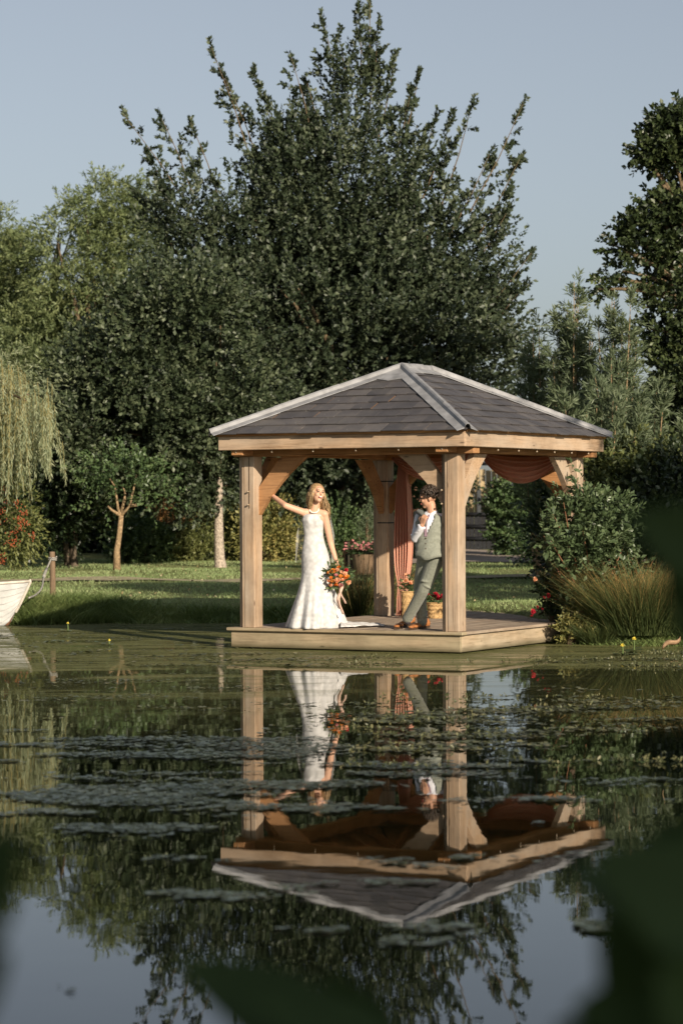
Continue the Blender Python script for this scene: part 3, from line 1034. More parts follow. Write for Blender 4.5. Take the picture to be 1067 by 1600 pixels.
def string_lights(name, label, pts, bulbs, hang):
    t = thing(name, label, "string lights", tuple(pts[0]), 0, "strings of small bulbs on the pavilion")
    bm = bmesh.new(); add_tube(bm, pts, 0.005, 5); bm_obj("cable", bm, CABLE, t)
    for p in bulbs:
        p = Vector(p)
        bm = bmesh.new(); add_tube(bm, [p, p + hang * 0.022], 0.009, 8); so = bm_obj("socket", bm, SOCK, t)
        bm = bmesh.new(); add_ell(bm, p + hang * 0.030, 0.0115, None, 10, 7); bm_obj("bulb", bm, BULB, so, smooth=True)


dn = Vector((0, 0, -1))
fr = [Wd(PA - 0.1 - (PA - 0.2) * i / 24, 0.045, ZB + 0.012 - 0.006 * (i % 2)) for i in range(25)]
string_lights("string_lights", "string of small pale bulbs under the front left fascia above the bride", fr, [Wd(a, 0.05, ZB + 0.006) for a in (0.30, 0.83, 1.36, 1.9, 2.43, 2.9)], dn)
ri = [Wd(0.045, 0.1 + (PB - 0.2) * i / 24, ZB + 0.012 - 0.006 * (i % 2)) for i in range(25)]
string_lights("string_lights", "string of small pale bulbs under the right fascia above the peach swag", ri, [Wd(0.05, b, ZB + 0.006) for b in (0.35, 0.95, 1.5, 2.0, 2.5, 3.0, 3.5)], dn)
fd = Vector((-VX, -VY, 0))
for a, lab in ((A0 + PW + 0.045, "short run of bulbs down the board of the post beside the groom"), (A1 + 0.062, "short run of bulbs down the front left post by the raised arm")):
    yb = B0 + 0.045 if a < 1 else B0 - 0.002
    pt = [Wd(a, yb, z) for z in (2.18, 1.9, 1.6)]
    string_lights("string_lights", lab, pt, [Wd(a, yb, z) for z in (1.79, 1.64)], fd)
# ------------------------------------------------------------------ trees
def gz(p):
    return float(ground_z(p[0], p[1]))


def tree(name, label, cat, foot, trunk_r, trunk_top, bark, leafm, clumps, n, k, Lf, Wf, nlimb=10, group=None, lean=(0, 0), trunk_pts=None, **kw):
    """foot (x,y): trunk stands there; clumps in world space"""
    z0 = float(ground_z(foot[0], foot[1]))
    t = thing(name, label, cat, (foot[0], foot[1], z0), 0, group)
    bm = bmesh.new()
    pts = trunk_pts or [Vector((foot[0] + lean[0] * s, foot[1] + lean[1] * s, z0 - 0.1 + (trunk_top - z0 + 0.1) * s)) + Vector((random.uniform(-1, 1), random.uniform(-1, 1), 0)) * trunk_r * 0.35 * (1 if 0 < s < 1 else 0) for s in (0, 0.04, 0.15, 0.35, 0.6, 0.8, 1)]
    rs = [trunk_r * f for f in (1.7, 1.3, 1.05, 0.95, 0.85, 0.75, 0.6)][:len(pts)]
    add_tube(bm, pts, rs, 12)
    bm_obj("trunk", bm, bark, t, smooth=True)
    if nlimb:
        bm = bmesh.new()
        top = Vector(pts[-1]); mid = Vector(pts[len(pts) // 2 + 1])
        for i in range(nlimb):
            c, r = clumps[i % len(clumps)][:2]
            d = unit(RNG.normal(0, 1, 3))
            tgt = np.array(c) + d * np.array(r) * 0.75
            root = top if tgt[2] > top.z + 0.5 else mid.lerp(top, random.random())
            limbs(bm, root, [tgt], trunk_r * 0.45)
        bm_obj("branches", bm, TWIG, t, smooth=True)
    crown("crown", t, leafm, clumps, n, k, Lf, Wf, **kw)
    return t


# --- the tall oak behind the pavilion
YO = 60.0
oak_clumps = [clump_px(530, 350, YO, 125, 150), clump_px(390, 440, YO, 140, 135), clump_px(660, 450, YO, 128, 140), clump_px(525, 570, YO - 0.6, 270, 190, 3.4), clump_px(330, 540, YO - 0.5, 135, 150),
              clump_px(720, 560, YO, 95, 130), clump_px(552, 205, YO, 32, 105), clump_px(290, 370, YO, 55, 70), clump_px(728, 395, YO, 48, 80), clump_px(450, 285, YO, 42, 85), clump_px(620, 290, YO, 42, 85), clump_px(480, 700, YO - 0.5, 230, 110, 3.0), clump_px(620, 670, YO, 120, 70)]
tips = [(193, 178, 300, 330), (253, 185, 300, 300), (298, 191, 345, 320), (330, 73, 395, 260), (352, 122, 410, 270), (397, 111, 440, 260), (415, 150, 450, 280), (455, 89, 490, 230), (480, 130, 510, 260), (505, 32, 530, 170), (530, 57, 545, 180), (560, 10, 562, 150), (578, 3, 570, 150), (591, 38, 575, 180), (617, 83, 590, 220), (655, 115, 620, 250), (640, 150, 610, 270), (680, 185, 640, 290), (706, 182, 660, 310), (738, 159, 690, 320), (765, 240, 700, 370), (817, 162, 735, 330), (811, 249, 740, 380), (792, 331, 730, 430), (830, 395, 745, 500), (815, 450, 740, 540), (230, 240, 300, 370), (215, 300, 290, 420)]
eb, ed, el = [], [], []
for (tx, ty, rx_, ry_) in tips:
    Y = YO + random.uniform(-1.0, 0.8)
    tip = np.array(P(tx, ty, Y)); root = np.array(P(rx_, ry_, YO + random.uniform(-0.4, 0.4)))
    for i in range(15):
        s = (i + 0.5) / 15
        p = root + (tip - root) * s
        p = p + RNG.normal(0, 0.10, 3) * (1 - s) + np.array([0.22 * math.sin(s * 3.1 + tx) * (1 - s), 0, 0])
        ax = unit(tip - root)
        if random.random() < 0.12: continue
        for j in range(2 if s < 0.6 else 1):
            dv = unit(ax * (0.75 if s < 0.85 else 1.6) + RNG.normal(0, 0.7, 3) * (1.1 - 0.8 * s))
            eb.append(p); ed.append(dv); el.append((0.52 - 0.24 * s) * random.uniform(0.6, 1.25))
    eb.append(tip - unit(tip - root) * 0.5); ed.append(unit(tip - root)); el.append(0.5)
foot = P(560, 885, YO)
low_oak = [oak_clumps[i] for i in (1, 2, 3, 4, 5, 11, 12)]
high_oak = [oak_clumps[i] for i in (0, 6, 7, 8, 9, 10)]
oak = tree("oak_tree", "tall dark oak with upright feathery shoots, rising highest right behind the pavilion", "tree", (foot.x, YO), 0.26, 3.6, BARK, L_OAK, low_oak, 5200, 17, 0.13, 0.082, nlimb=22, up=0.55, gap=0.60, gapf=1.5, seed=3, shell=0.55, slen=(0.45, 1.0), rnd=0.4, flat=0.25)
crown("upper_crown", oak, L_OAK, high_oak, 1350, 19, 0.12, 0.074, up=1.1, gap=0.62, gapf=1.4, seed=5, shell=0.35, slen=(0.55, 1.3), rnd=0.35, flat=0.25, extra=(np.array(eb), np.array(ed), np.array(el)))
crown('inner_crown', oak, L_OAK, [clump_px(525, 560, YO + 0.3, 210, 190, 2.2), clump_px(525, 400, YO + 0.2, 110, 100, 1.4), clump_px(400, 470, YO + 0.2, 120, 130, 1.5), clump_px(650, 480, YO + 0.2, 110, 130, 1.5), clump_px(540, 320, YO + 0.2, 25, 50, 0.4)], 2000, 12, 0.17, 0.11, gap=0.0, shell=0.1, slen=(0.4, 0.8))
bm = bmesh.new()
for (tx, ty, rx_, ry_) in tips:
    a = P(rx_, ry_, YO); b = P(tx, ty, YO)
    add_tube(bm, [a, a.lerp(b, 0.5) + Vector((0.05, 0, 0)), b], [0.022, 0.013, 0.005], 5)
bm_obj("shoots", bm, TWIG, oak)

# --- broad young tree with the pale trunk, in front on the left
YB = 53.0
bclump = [clump_px(260, 570, YB, 105, 105), clump_px(340, 640, YB, 95, 95), clump_px(150, 620, YB, 75, 75), clump_px(220, 680, YB, 130, 70), clump_px(320, 730, YB, 90, 48), clump_px(190, 500, YB, 55, 45, w=0.7), clump_px(290, 490, YB, 75, 60), clump_px(110, 680, YB, 60, 70)]
foot = onz(334, 890, 0.38)
tree("oak_tree", "leafy low oak on the single sunlit pale trunk left of the pavilion", "tree", (foot.x, YB), 0.105, 2.3, BARKPALE, L_OAK2, bclump, 4200, 15, 0.115, 0.072, nlimb=14, up=0.2, gap=0.60, gapf=1.7, seed=9, shell=0.5, slen=(0.4, 0.85), flat=0.25)

crown('inner_crown', bpy.data.objects['oak_tree.001'], L_OAK2, [clump_px(230, 590, YB + 0.4, 120, 110, 0.9), clump_px(330, 640, YB + 0.4, 80, 80, 0.7), clump_px(200, 690, YB + 0.4, 110, 50, 0.7)], 700, 12, 0.16, 0.11, gap=0.0, shell=0.1)

# --- small forked tree
foot = P(183, 886, 50.6); YK = foot.y
fork = P(190, 806, YK)
t = thing("forked_tree", "small tree with forked tan trunk lit by the sun, left of the round green bush", "tree", (foot.x, YK, gz(foot)))
bm = bmesh.new()
add_tube(bm, [Vector((foot.x, YK, 0.3)), P(183, 860, YK), P(187, 835, YK), fork], [0.085, 0.062, 0.052, 0.048], 10)
bm_obj("trunk", bm, BARKTAN, t, smooth=True)
for pts in ([fork, P(203, 790, YK), P(209, 765, YK), P(214, 742, YK)], [fork, P(185, 795, YK), P(180, 760, YK), P(172, 748, YK)], [P(188, 805, YK), P(175, 797, YK), P(169, 791, YK)], [P(190, 800, YK), P(195, 780, YK), P(196, 768, YK), P(190, 757, YK)], [P(204, 790, YK), P(216, 789, YK)]):
    bm = bmesh.new(); add_tube(bm, pts, [0.036, 0.027, 0.019, 0.010][:len(pts)], 7); bm_obj("branch", bm, BARKTAN, t, smooth=True)
crown("crown", t, L_MID, [clump_px(200, 738, YK, 75, 34), clump_px(155, 770, YK, 30, 26), clump_px(240, 768, YK, 34, 26)], 230, 9, 0.085, 0.05, gap=0.45, gapf=2.5, slen=(0.25, 0.6), shell=0.2, rnd=0.8)

# --- light trees far left
def light_tree(label, cx, cy, Y, clumps, foot_px, n):
    f = P(foot_px, 870, Y)
    tree("ash_tree", label, "tree", (f.x, Y), 0.24, 4.0, BARK, L_FAR, clumps, int(n * 1.5), 16, 0.15, 0.05, nlimb=12, group=None, up=0.1, droop=0.35, gap=0.34, gapf=1.1, seed=int(cx), shell=0.55, slen=(0.5, 0.95), ang=0.8)


Y1 = 78.0
light_tree("light green feathery tree with the higher rounded top, touching the oak's left side", 165, 400, Y1, [clump_px(165, 325, Y1, 50, 45), clump_px(190, 400, Y1, 70, 70), clump_px(120, 400, Y1, 60, 70), clump_px(150, 480, Y1, 90, 80), clump_px(215, 340, Y1, 45, 50), clump_px(90, 560, Y1, 110, 90), clump_px(200, 590, Y1, 90, 90)], 150, 2600)
light_tree("light green feathery tree with a flat top, second from the left edge of the picture", 71, 400, Y1 + 3, [clump_px(65, 360, Y1 + 3, 48, 42), clump_px(95, 345, Y1 + 3, 35, 30), clump_px(45, 430, Y1 + 3, 60, 70), clump_px(90, 470, Y1 + 3, 60, 60), clump_px(20, 520, Y1 + 3, 70, 80)], 60, 2200)
light_tree("light yellowish green tree cut by the left edge of the picture", 5, 400, Y1 + 6, [clump_px(-10, 365, Y1 + 6, 32, 40), clump_px(-25, 440, Y1 + 6, 60, 80), clump_px(-60, 540, Y1 + 6, 110, 120)], -40, 1800)

# --- weeping willow at the left edge
YW = 47.0
f = P(-75, 890, YW + 2)
t = thing("willow_tree", "weeping willow with long pale hanging strands at the left edge", "tree", (f.x, YW + 2, gz((f.x, YW + 2))))
bm = bmesh.new()
z0 = gz((f.x, YW + 2))
add_tube(bm, [Vector((f.x, YW + 2, z0 - 0.2)), Vector((f.x, YW + 2, z0 + 0.25)), Vector((f.x - 0.1, YW + 2, z0 + 1.2)), Vector((f.x + 0.1, YW + 2, z0 + 3.2))], [0.85, 0.42, 0.3, 0.22], 12)
bm_obj("trunk", bm, BARK, t, smooth=True)
top = Vector((f.x + 0.1, YW + 2, z0 + 3.1))
bm = bmesh.new()
ends = []
for i in range(26):
    tx = random.uniform(-230, 72); ty = 560 + 0.004 * (tx + 60) ** 2 + random.uniform(-15, 35)
    ends.append(P(tx, ty, YW + random.uniform(-1.2, 2.5)))
limbs(bm, top, ends, 0.07)
bm_obj("branches", bm, TWIG, t, smooth=True)
sb, sl = [], []
for i in range(640):
    tx = random.uniform(-240, 80); y0 = 545 + 0.0042 * (tx + 60) ** 2 + random.uniform(-8, 75)
    yend = 735 + 22 * math.sin(tx * 0.09) + random.uniform(-55, 40) - max(0, tx - 35) * 0.85
    Y = YW + random.uniform(-1.3, 1.8)
    a = P(tx, y0, Y); b = P(tx + random.uniform(-3, 6), max(yend, y0 + 40), Y)
    sb.append(a); sl.append(a.z - b.z)
for tx, y0, y1 in ((85, 630, 700), (92, 672, 735), (98, 690, 752), (82, 600, 690), (75, 590, 745)):
    a = P(tx, y0, YW); b = P(tx, y1, YW); sb.append(a); sl.append(a.z - b.z)
sb = np.array([tuple(v) for v in sb]); sl = np.array(sl)
sd = unit(np.stack([RNG.normal(0.03, 0.06, len(sb)), RNG.normal(0, 0.05, len(sb)), -np.ones(len(sb))], 1))
Vl, Fl = leaf_arrays(sb, sd, sl, 46, 0.12, 0.017, 0.55, 0.0, 0.2, 0.0, 0.18)
mesh_np("crown", Vl, Fl, L_WIL, t)
Vs, Fs = stems_arrays(sb, sd, sl, 0.006)
mesh_np("strands", Vs, Fs, leaf_mat("willow_twig", [(0.22, 0.17, 0.05), (0.3, 0.24, 0.08), (0.35, 0.3, 0.1)], 0.6, 0), t)
crown("upper_foliage", t, L_WIL, [clump_px(-60, 590, YW + 0.6, 130, 45, 1.8)], 420, 14, 0.12, 0.018, up=-0.4, droop=0.6, gap=0.2, slen=(0.4, 0.9))

# --- berry tree under the willow
YR = 50.0
f = onz(-10, 889, 0.38)
t = tree("rowan_tree", "small tree hung with orange red berry clusters below the willow", "tree", (f.x, YR), 0.06, 1.6, BARK, L_OLV, [clump_px(10, 790, YR, 40, 45), clump_px(35, 830, YR, 22, 35), clump_px(0, 845, YR, 30, 35)], 420, 10, 0.10, 0.04, nlimb=6, up=-0.2, droop=0.3, gap=0.3, slen=(0.25, 0.5))
bv, bf = [], []
for (bx_, by_) in ((8, 768), (12, 783), (30, 810), (20, 832), (14, 845), (33, 822), (52, 836), (40, 818), (5, 870), (3, 876), (22, 850), (36, 800), (26, 790), (6, 800), (0, 815)):
    c = P(bx_, by_, YR - 0.5)
    for k in range(16):
        p = c + Vector(RNG.normal(0, 0.05, 3))
        i0 = len(bv); r = 0.016
        bv += [p + Vector(v) * r for v in ((1, 0, 0), (-1, 0, 0), (0, 1, 0), (0, -1, 0), (0, 0, 1), (0, 0, -1))]
        for a_, b_, c_ in ((0, 2, 4), (2, 1, 4), (1, 3, 4), (3, 0, 4), (2, 0, 5), (1, 2, 5), (3, 1, 5), (0, 3, 5)):
            bf.append((i0 + a_, i0 + b_, i0 + c_))
tag(mesh_np("berries", [tuple(v) for v in bv], bf, BERRY, t), kind="stuff")

# --- twin dark stems left
YT = 53.5
f = onz(100, 889, 0.38)
t = tree("dark_tree", "dark shaded tree with two thin grey stems behind the mooring post", "tree", (f.x, YT), 0.07, 2.2, BARK, L_DARK, [clump_px(100, 760, YT, 60, 70), clump_px(70, 820, YT, 45, 40), clump_px(130, 820, YT, 40, 40)], 900, 12, 0.11, 0.07, nlimb=5, gap=0.3)
bm = bmesh.new(); g0 = P(106, 889, YT); add_tube(bm, [g0, P(104, 850, YT), P(106, 800, YT)], [0.07, 0.055, 0.05], 8); bm_obj("trunk", bm, BARK, t, smooth=True)

# --- right hand tall tree
YA = 49.0
al = [clump_px(1055, 200, YA, 34, 16, w=2), clump_px(1020, 238, YA, 22, 14, w=2), clump_px(1050, 245, YA, 34, 20, w=2), clump_px(1080, 300, YA, 48, 45), clump_px(1022, 318, YA, 12, 22, w=2), clump_px(1045, 330, YA, 24, 24), clump_px(992, 362, YA, 20, 16, w=2), clump_px(972, 388, YA, 24, 14, w=2), clump_px(1005, 384, YA, 26, 18, w=2), clump_px(1035, 390, YA, 24, 20, w=1.5), clump_px(940, 436, YA, 10, 9, w=3), clump_px(960, 424, YA, 16, 9, w=3), clump_px(930, 448, YA, 8, 8, w=3), clump_px(1075, 405, YA, 44, 36), clump_px(1040, 450, YA, 30, 16, w=1.5), clump_px(1008, 480, YA, 16, 14, w=2), clump_px(1080, 490, YA, 55, 45), clump_px(1030, 520, YA, 26, 20, w=1.5), clump_px(1075, 580, YA, 55, 55), clump_px(1045, 640, YA + 0.5, 34, 45), clump_px(1120, 620, YA, 90, 110), clump_px(1090, 710, YA, 70, 60), clump_px(1150, 300, YA, 60, 110), clump_px(1190, 500, YA, 80, 140)]
f = P(1120, 890, YA)
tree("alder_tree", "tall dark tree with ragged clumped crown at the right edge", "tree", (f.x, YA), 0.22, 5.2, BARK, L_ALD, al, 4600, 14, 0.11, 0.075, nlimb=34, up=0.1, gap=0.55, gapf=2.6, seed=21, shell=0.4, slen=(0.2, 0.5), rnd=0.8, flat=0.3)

# --- feathery bamboo like shrubs between oak and alder
def plume(label, x, top, Y, n, spread, base_px=880):
    f = P(x, base_px, Y)
    z0 = gz((f.x, Y))
    t = thing("bamboo_clump", label, "bamboo", (f.x, Y, z0), 0, "feathery upright shrubs right of the pavilion")
    s = Y / FPX
    topz = P(x, top, Y).z
    sb, sd, sl = [], [], []
    for i in range(n):
        a = random.uniform(0, 6.28); sp = random.random() ** 0.6
        hgt = (topz - z0) * (1 - 0.45 * sp * random.random() - (0 if i == 0 else 0.05))
        dx = math.cos(a) * sp * spread * s; dy = math.sin(a) * sp * spread * s
        b = np.array([f.x + dx * 0.25, Y + dy * 0.25, z0]); tp = np.array([f.x + dx, Y + dy, z0 + hgt])
        sb.append(b); sl.append(np.linalg.norm(tp - b)); sd.append((tp - b) / sl[-1])
    sb, sd, sl = np.array(sb), np.array(sd), np.array(sl)
    Vs, Fs = stems_arrays(sb, sd, sl, 0.018)
    mesh_np("stems", Vs, Fs, BARKTAN, t)
    # side sprays along each stem
    m = 40
    tt = 0.22 + 0.78 * RNG.random((n, m)) ** 0.8
    pb = (sb[:, None] + sd[:, None] * (sl[:, None] * tt)[..., None]).reshape(-1, 3)
    pd = unit(np.repeat(sd, m, 0) * 0.9 + RNG.normal(0, 0.5, pb.shape))
    pl = (0.75 - 0.5 * tt.reshape(-1)) * RNG.uniform(0.7, 1.2, len(pb))
    Vl, Fl = leaf_arrays(pb, pd, pl, 20, 0.13, 0.022, 0.6, 0.25, 0.4, 0.1, 0.3)
    mesh_np("foliage", Vl, Fl, L_BAM, t)
    return t


plume("tallest feathery clump of thin upright stems right of the oak", 893, 415, 42.5, 18, 34)
plume("feathery clump of thin stems right beside the tall dark tree's drooping branch", 958, 440, 41.5, 18, 38)
plume("short feathery clump next to the oak's right edge", 842, 475, 44, 16, 34)
plume("arching light green clump over the right end of the pavilion roof", 1000, 560, 40, 16, 85)
plume("low feathery clump just right of the pavilion roof corner", 940, 600, 39, 16, 75)

# ------------------------------------------------------------------ shrubs and hedge
def shrub(name, label, cx, cy, Y, rx, ry, leafm, n, k=10, Lf=0.09, Wf=0.05, group=None, cat="shrub", stem=True, rz=None, clumps=None, **kw):
    c = P(cx, cy, Y)
    zb_ = gz((c.x, Y))
    t = thing(name, label, cat, (c.x, Y, zb_), 0, group)
    cl = clumps or [clump_px(cx, cy, Y, rx, ry, rz), clump_px(cx - rx * 0.45, cy + ry * 0.35, Y, rx * 0.6, ry * 0.65), clump_px(cx + rx * 0.45, cy + ry * 0.35, Y, rx * 0.6, ry * 0.65)]
    bm = bmesh.new()
    for i in range(7):
        e = Vector(cl[i % len(cl)][0]) + Vector(RNG.normal(0, 0.5, 3)) * min(cl[i % len(cl)][1])
        if e.z < zb_ + 0.1: e.z = zb_ + 0.15
        add_tube(bm, [Vector((c.x + random.uniform(-0.1, 0.1), Y + random.uniform(-0.1, 0.1), zb_ - 0.05)), Vector((c.x, Y, zb_)).lerp(e, 0.5) + Vector((0, 0, 0.05)), e], [0.022, 0.016, 0.006], 5)
    bm_obj("stems", bm, TWIG, t)
    crown("foliage", t, leafm, cl, n, k, Lf, Wf, **kw)
    return t


G = "tall dark evergreens closing the back of the garden"
spots = [(-60, 730, 150), (30, 740, 140), (125, 735, 140), (225, 730, 150), (320, 720, 150), (415, 740, 130), (505, 735, 140), (590, 730, 140), (650, 690, 120), (900, 770, 110), (985, 760, 120), (1075, 760, 130)]
who = ["at the left edge behind the willow strands", "behind the berry tree", "behind the twin grey stems", "behind the forked tan trunk", "behind the pale trunk", "behind the left pavilion post", "behind the bride", "behind the rear left post", "behind the groom, under the oak", "behind the right end of the deck shrub", "behind the brown tipped rushes", "at the right edge behind the rushes"]
for (cx, cy, ry), wtxt in zip(spots, who):
    Y = 68 + random.uniform(-2, 2)
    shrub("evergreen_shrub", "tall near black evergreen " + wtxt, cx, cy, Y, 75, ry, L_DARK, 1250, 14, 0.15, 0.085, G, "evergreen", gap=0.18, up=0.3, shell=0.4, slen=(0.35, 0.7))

shrub("laurel_bush", "rounded fresh green bush between the forked tree and the pale trunk", 222, 850, 57, 42, 36, L_MID, 900, 12, 0.085, 0.045, gap=0.12, slen=(0.15, 0.35), up=0.3)
shrub("olive_bush", "low olive brown bush left of the pale trunk", 297, 856, 57.5, 42, 30, L_OLV, 800, 12, 0.075, 0.04, gap=0.15, slen=(0.15, 0.3))
shrub("bronze_shrub", "thin shrub with orange brown upright sprays behind the olive bush", 285, 805, 60, 34, 32, L_BRZ, 260, 9, 0.09, 0.04, gap=0.3, up=1.2, slen=(0.25, 0.5))
shrub("yellow_green_shrub", "tall yellow green shrub between the pale trunk and the pavilion", 362, 825, 59, 26, 55, L_OLV, 560, 12, 0.09, 0.035, gap=0.25, up=0.8)
shrub("variegated_shrub", "yellow and orange variegated bush between left post and bride", 420, 838, 58, 34, 36, L_YEL, 760, 11, 0.08, 0.05, gap=0.2)
shrub("green_shrub", "small mid green bush directly left of the bride's waist", 458, 836, 59, 18, 32, L_MID, 300, 10, 0.085, 0.05, gap=0.3)
shrub("green_shrub", "small bright leaved bush right of the bride's elbow", 530, 842, 58, 20, 38, L_MID, 360, 10, 0.09, 0.055, gap=0.3)
shrub("conifer_sapling", "pale young conifer beside the rear left post above the planter", 574, 825, 53, 9, 27, L_BAM, 150, 12, 0.05, 0.014, gap=0.1, up=0.9, slen=(0.12, 0.25), clumps=[clump_px(574, 808, 53, 5, 12), clump_px(574, 830, 53, 11, 16)])
shrub("climber", "leafy green climber over the fence right of the front post", 815, 800, 61, 46, 62, L_MID, 1100, 12, 0.11, 0.07, gap=0.25, slen=(0.25, 0.5))
shrub("climber", "green climber with pale blossom behind the groom's head", 655, 800, 58, 24, 66, L_MID, 560, 12, 0.10, 0.065, gap=0.25)
shrub("sunlit_shrub", "yellow green bush in sun above the rushes at the right", 985, 762, 39, 62, 44, L_OLV, 900, 12, 0.10, 0.05, gap=0.25, droop=0.2)
shrub("green_shrub", "dark bush at the right edge behind the rushes", 1060, 800, 38, 60, 60, L_ALD, 800, 12, 0.10, 0.06, gap=0.2)
shrub("green_shrub", "dark bush behind the dogwood at the right deck end", 925, 830, 40, 60, 60, L_DARK, 800, 12, 0.10, 0.06, gap=0.2)


def flowers_at(parent, pts, mat, r, petals=9, name="blossom", cup=0.5):
    """small rosettes of petals facing outwards"""
    V, F = [], []
    for p in pts:
        p = Vector(p)
        nd = Vector((random.gauss(0.2, 0.4), -1 + random.random() * 0.5, random.gauss(0.5, 0.35))).normalized()
        _, e1, e2 = frame_of(nd)
        s = r * random.uniform(0.75, 1.2)
        for k in range(petals):
            a = k * 2.4; q = 0.35 + 0.65 * k / petals
            dr = (e1 * math.cos(a) + e2 * math.sin(a)); tn = (e2 * math.cos(a) - e1 * math.sin(a))
            lift = nd * s * (1.0 - q) * 0.9
            i0 = len(V)
            V += [p + lift * 0.4, p + dr * s * q * 0.7 + tn * s * 0.42 + lift + nd * s * cup * 0.35, p + dr * s * q * 1.05 + lift + nd * s * cup * 0.55, p + dr * s * q * 0.7 - tn * s * 0.42 + lift + nd * s * cup * 0.35]
            F += [(i0, i0 + 1, i0 + 2), (i0, i0 + 2, i0 + 3)]
    return mesh_np(name, [tuple(v) for v in V], F, mat, parent)


t = shrub("rose_bush", "rose bush with pink flowers at the far edge of the gravel", 855, 862, 50, 20, 26, L_ROSE, 260, 10, 0.08, 0.05, gap=0.25)
for (x, y) in ((846, 843), (849, 851), (852, 846), (862, 848), (866, 845), (858, 852), (843, 849)):
    flowers_at(t, [P(x, y, 49.6)], PET_PINK, 0.05)
# climber's pale blossom
YC = 57.2
t = bpy.data.objects.get("climber.001")
for i in range(16):
    flowers_at(t, [P(random.uniform(640, 662), random.uniform(760, 850), YC)], PET_PEACH, 0.035, 6)

# --- the shrub at the right end of the deck
YD = 29.95
c = P(925, 960, YD)
t = thing("dogwood_shrub", "large leafy shrub with reddish stems at the right end of the deck", "shrub", (c.x, YD, gz((c.x, YD))))
root = Vector((c.x, YD, gz((c.x, YD)) - 0.05))
st_t = [(862, 800), (880, 785), (895, 800), (905, 772), (918, 790), (935, 800), (950, 815), (965, 830), (875, 830), (890, 850), (860, 845), (940, 850), (975, 850), (990, 870), (910, 830), (925, 870), (878, 868), (955, 880), (900, 740), (912, 750), (868, 815), (848, 835)]
sb, sd, sl = [], [], []
bm = bmesh.new()
for (x, y) in st_t:
    e = P(x, y, YD + random.uniform(-0.45, 0.45))
    m_ = root.lerp(e, 0.55) + Vector((random.uniform(-0.08, 0.08), 0, 0.08))
    add_tube(bm, [root + Vector((random.uniform(-0.15, 0.15), random.uniform(-0.1, 0.1), 0)), m_, e], [0.012, 0.009, 0.004], 5)
    for s in np.linspace(0.15, 1.0, 9):
        p = m_.lerp(e, s)
        dv = (e - m_).normalized() * 0.9 + Vector(RNG.normal(0, 0.65, 3))
        sb.append(tuple(p)); sd.append(tuple(dv.normalized())); sl.append(random.uniform(0.14, 0.3))
bm_obj("stems", bm, plain("stem_red", (0.22, 0.10, 0.05), 0.6), t)
Vl, Fl = leaf_arrays(np.array(sb), np.array(sd), np.array(sl), 8, 0.085, 0.045, 0.9, 0.1, 0.55)
mesh_np("foliage", Vl, Fl, L_DOG, t)
crown("inner_foliage", t, L_DOG, [clump_px(905, 850, YD, 44, 62, 0.4), clump_px(925, 880, YD, 50, 65, 0.4), clump_px(960, 860, YD + 0.2, 45, 50, 0.3), clump_px(912, 922, YD, 16, 36, 0.2), clump_px(930, 810, YD, 50, 35, 0.3)], 760, 9, 0.08, 0.042, gap=0.28, gapf=4, slen=(0.12, 0.28))

# --- rose bush on the deck edge
YS = 30.3
c = P(862, 965, YS)
t = thing("rose_bush", "dark rose bush with deep red and peach roses on the deck's right corner", "rose bush", (c.x, YS, ZD))
bm = bmesh.new()
for (x, y) in ((838, 905), (850, 900), (860, 915), (872, 905), (845, 930), (838, 950), (880, 930), (870, 945)):
    e = P(x, y, YS + random.uniform(-0.15, 0.15))
    add_tube(bm, [Vector((c.x, YS, ZD - 0.02)), Vector((c.x, YS, ZD)).lerp(e, 0.5) + Vector((0, 0, 0.03)), e], [0.01, 0.007, 0.004], 5)
bm_obj("stems", bm, TWIG, t)
crown("foliage", t, L_ROSE, [clump_px(865, 935, YS, 20, 30, 0.2), clump_px(855, 908, YS, 11, 15, 0.12), clump_px(878, 945, YS, 20, 24, 0.2)], 230, 9, 0.055, 0.032, gap=0.15, slen=(0.08, 0.2))
for (x, y, m_, r) in ((835, 905, PET_PEACH, 0.036), (864, 903, PET_PEACH, 0.022), (857, 931, PET_RED, 0.036), (849, 934, PET_RED, 0.025), (832, 956, PET_RED, 0.036), (838, 949, PET_RED, 0.03), (830, 963, PET_RED, 0.026), (846, 952, PET_RED, 0.022), (866, 938, PET_RED, 0.022)):
    flowers_at(t, [P(x, y, YS - 0.27)], m_, r, 12, "rose", 0.9)

# --- low yellow shrub at the deck foot
YL = 29.75
t = shrub("yellow_shrub", "low yellow leaved shrub at the foot of the deck's right side", 885, 985, YL, 24, 16, L_YEL, 130, 9, 0.05, 0.026, clumps=[clump_px(888, 986, YL, 16, 11, 0.12), clump_px(896, 955, YL, 4, 26, 0.05), clump_px(912, 985, YL, 16, 13, 0.12)], gap=0.15, slen=(0.08, 0.18))


def tussock(name, label, x, y, Y, n, w, h, mat, W=0.004, cat="grass clump", spread=0.6):
    c = P(x, y, Y)
    z0 = max(gz((c.x, Y)), 0.0)
    t = thing(name, label, cat, (c.x, Y, z0))
    a = RNG.random(n) * 6.28; r = np.sqrt(RNG.random(n)) * w * 0.5
    base = np.stack([c.x + np.cos(a) * r, Y + np.sin(a) * r * 0.7, np.full(n, z0 - 0.03)], 1)
    ti = spread * (0.15 + r / (w * 0.5)) * RNG.uniform(0.5, 1.2, n)
    d = unit(np.stack([np.cos(a) * ti, np.sin(a) * ti, np.ones(n)], 1) + RNG.normal(0, 0.2, (n, 3)))
    V_, F_ = blades_arrays(base, d, h * RNG.uniform(0.55, 1.1, n), W, 0.35, 3)
    mesh_np("blades", V_, F_, mat, t)
    return t


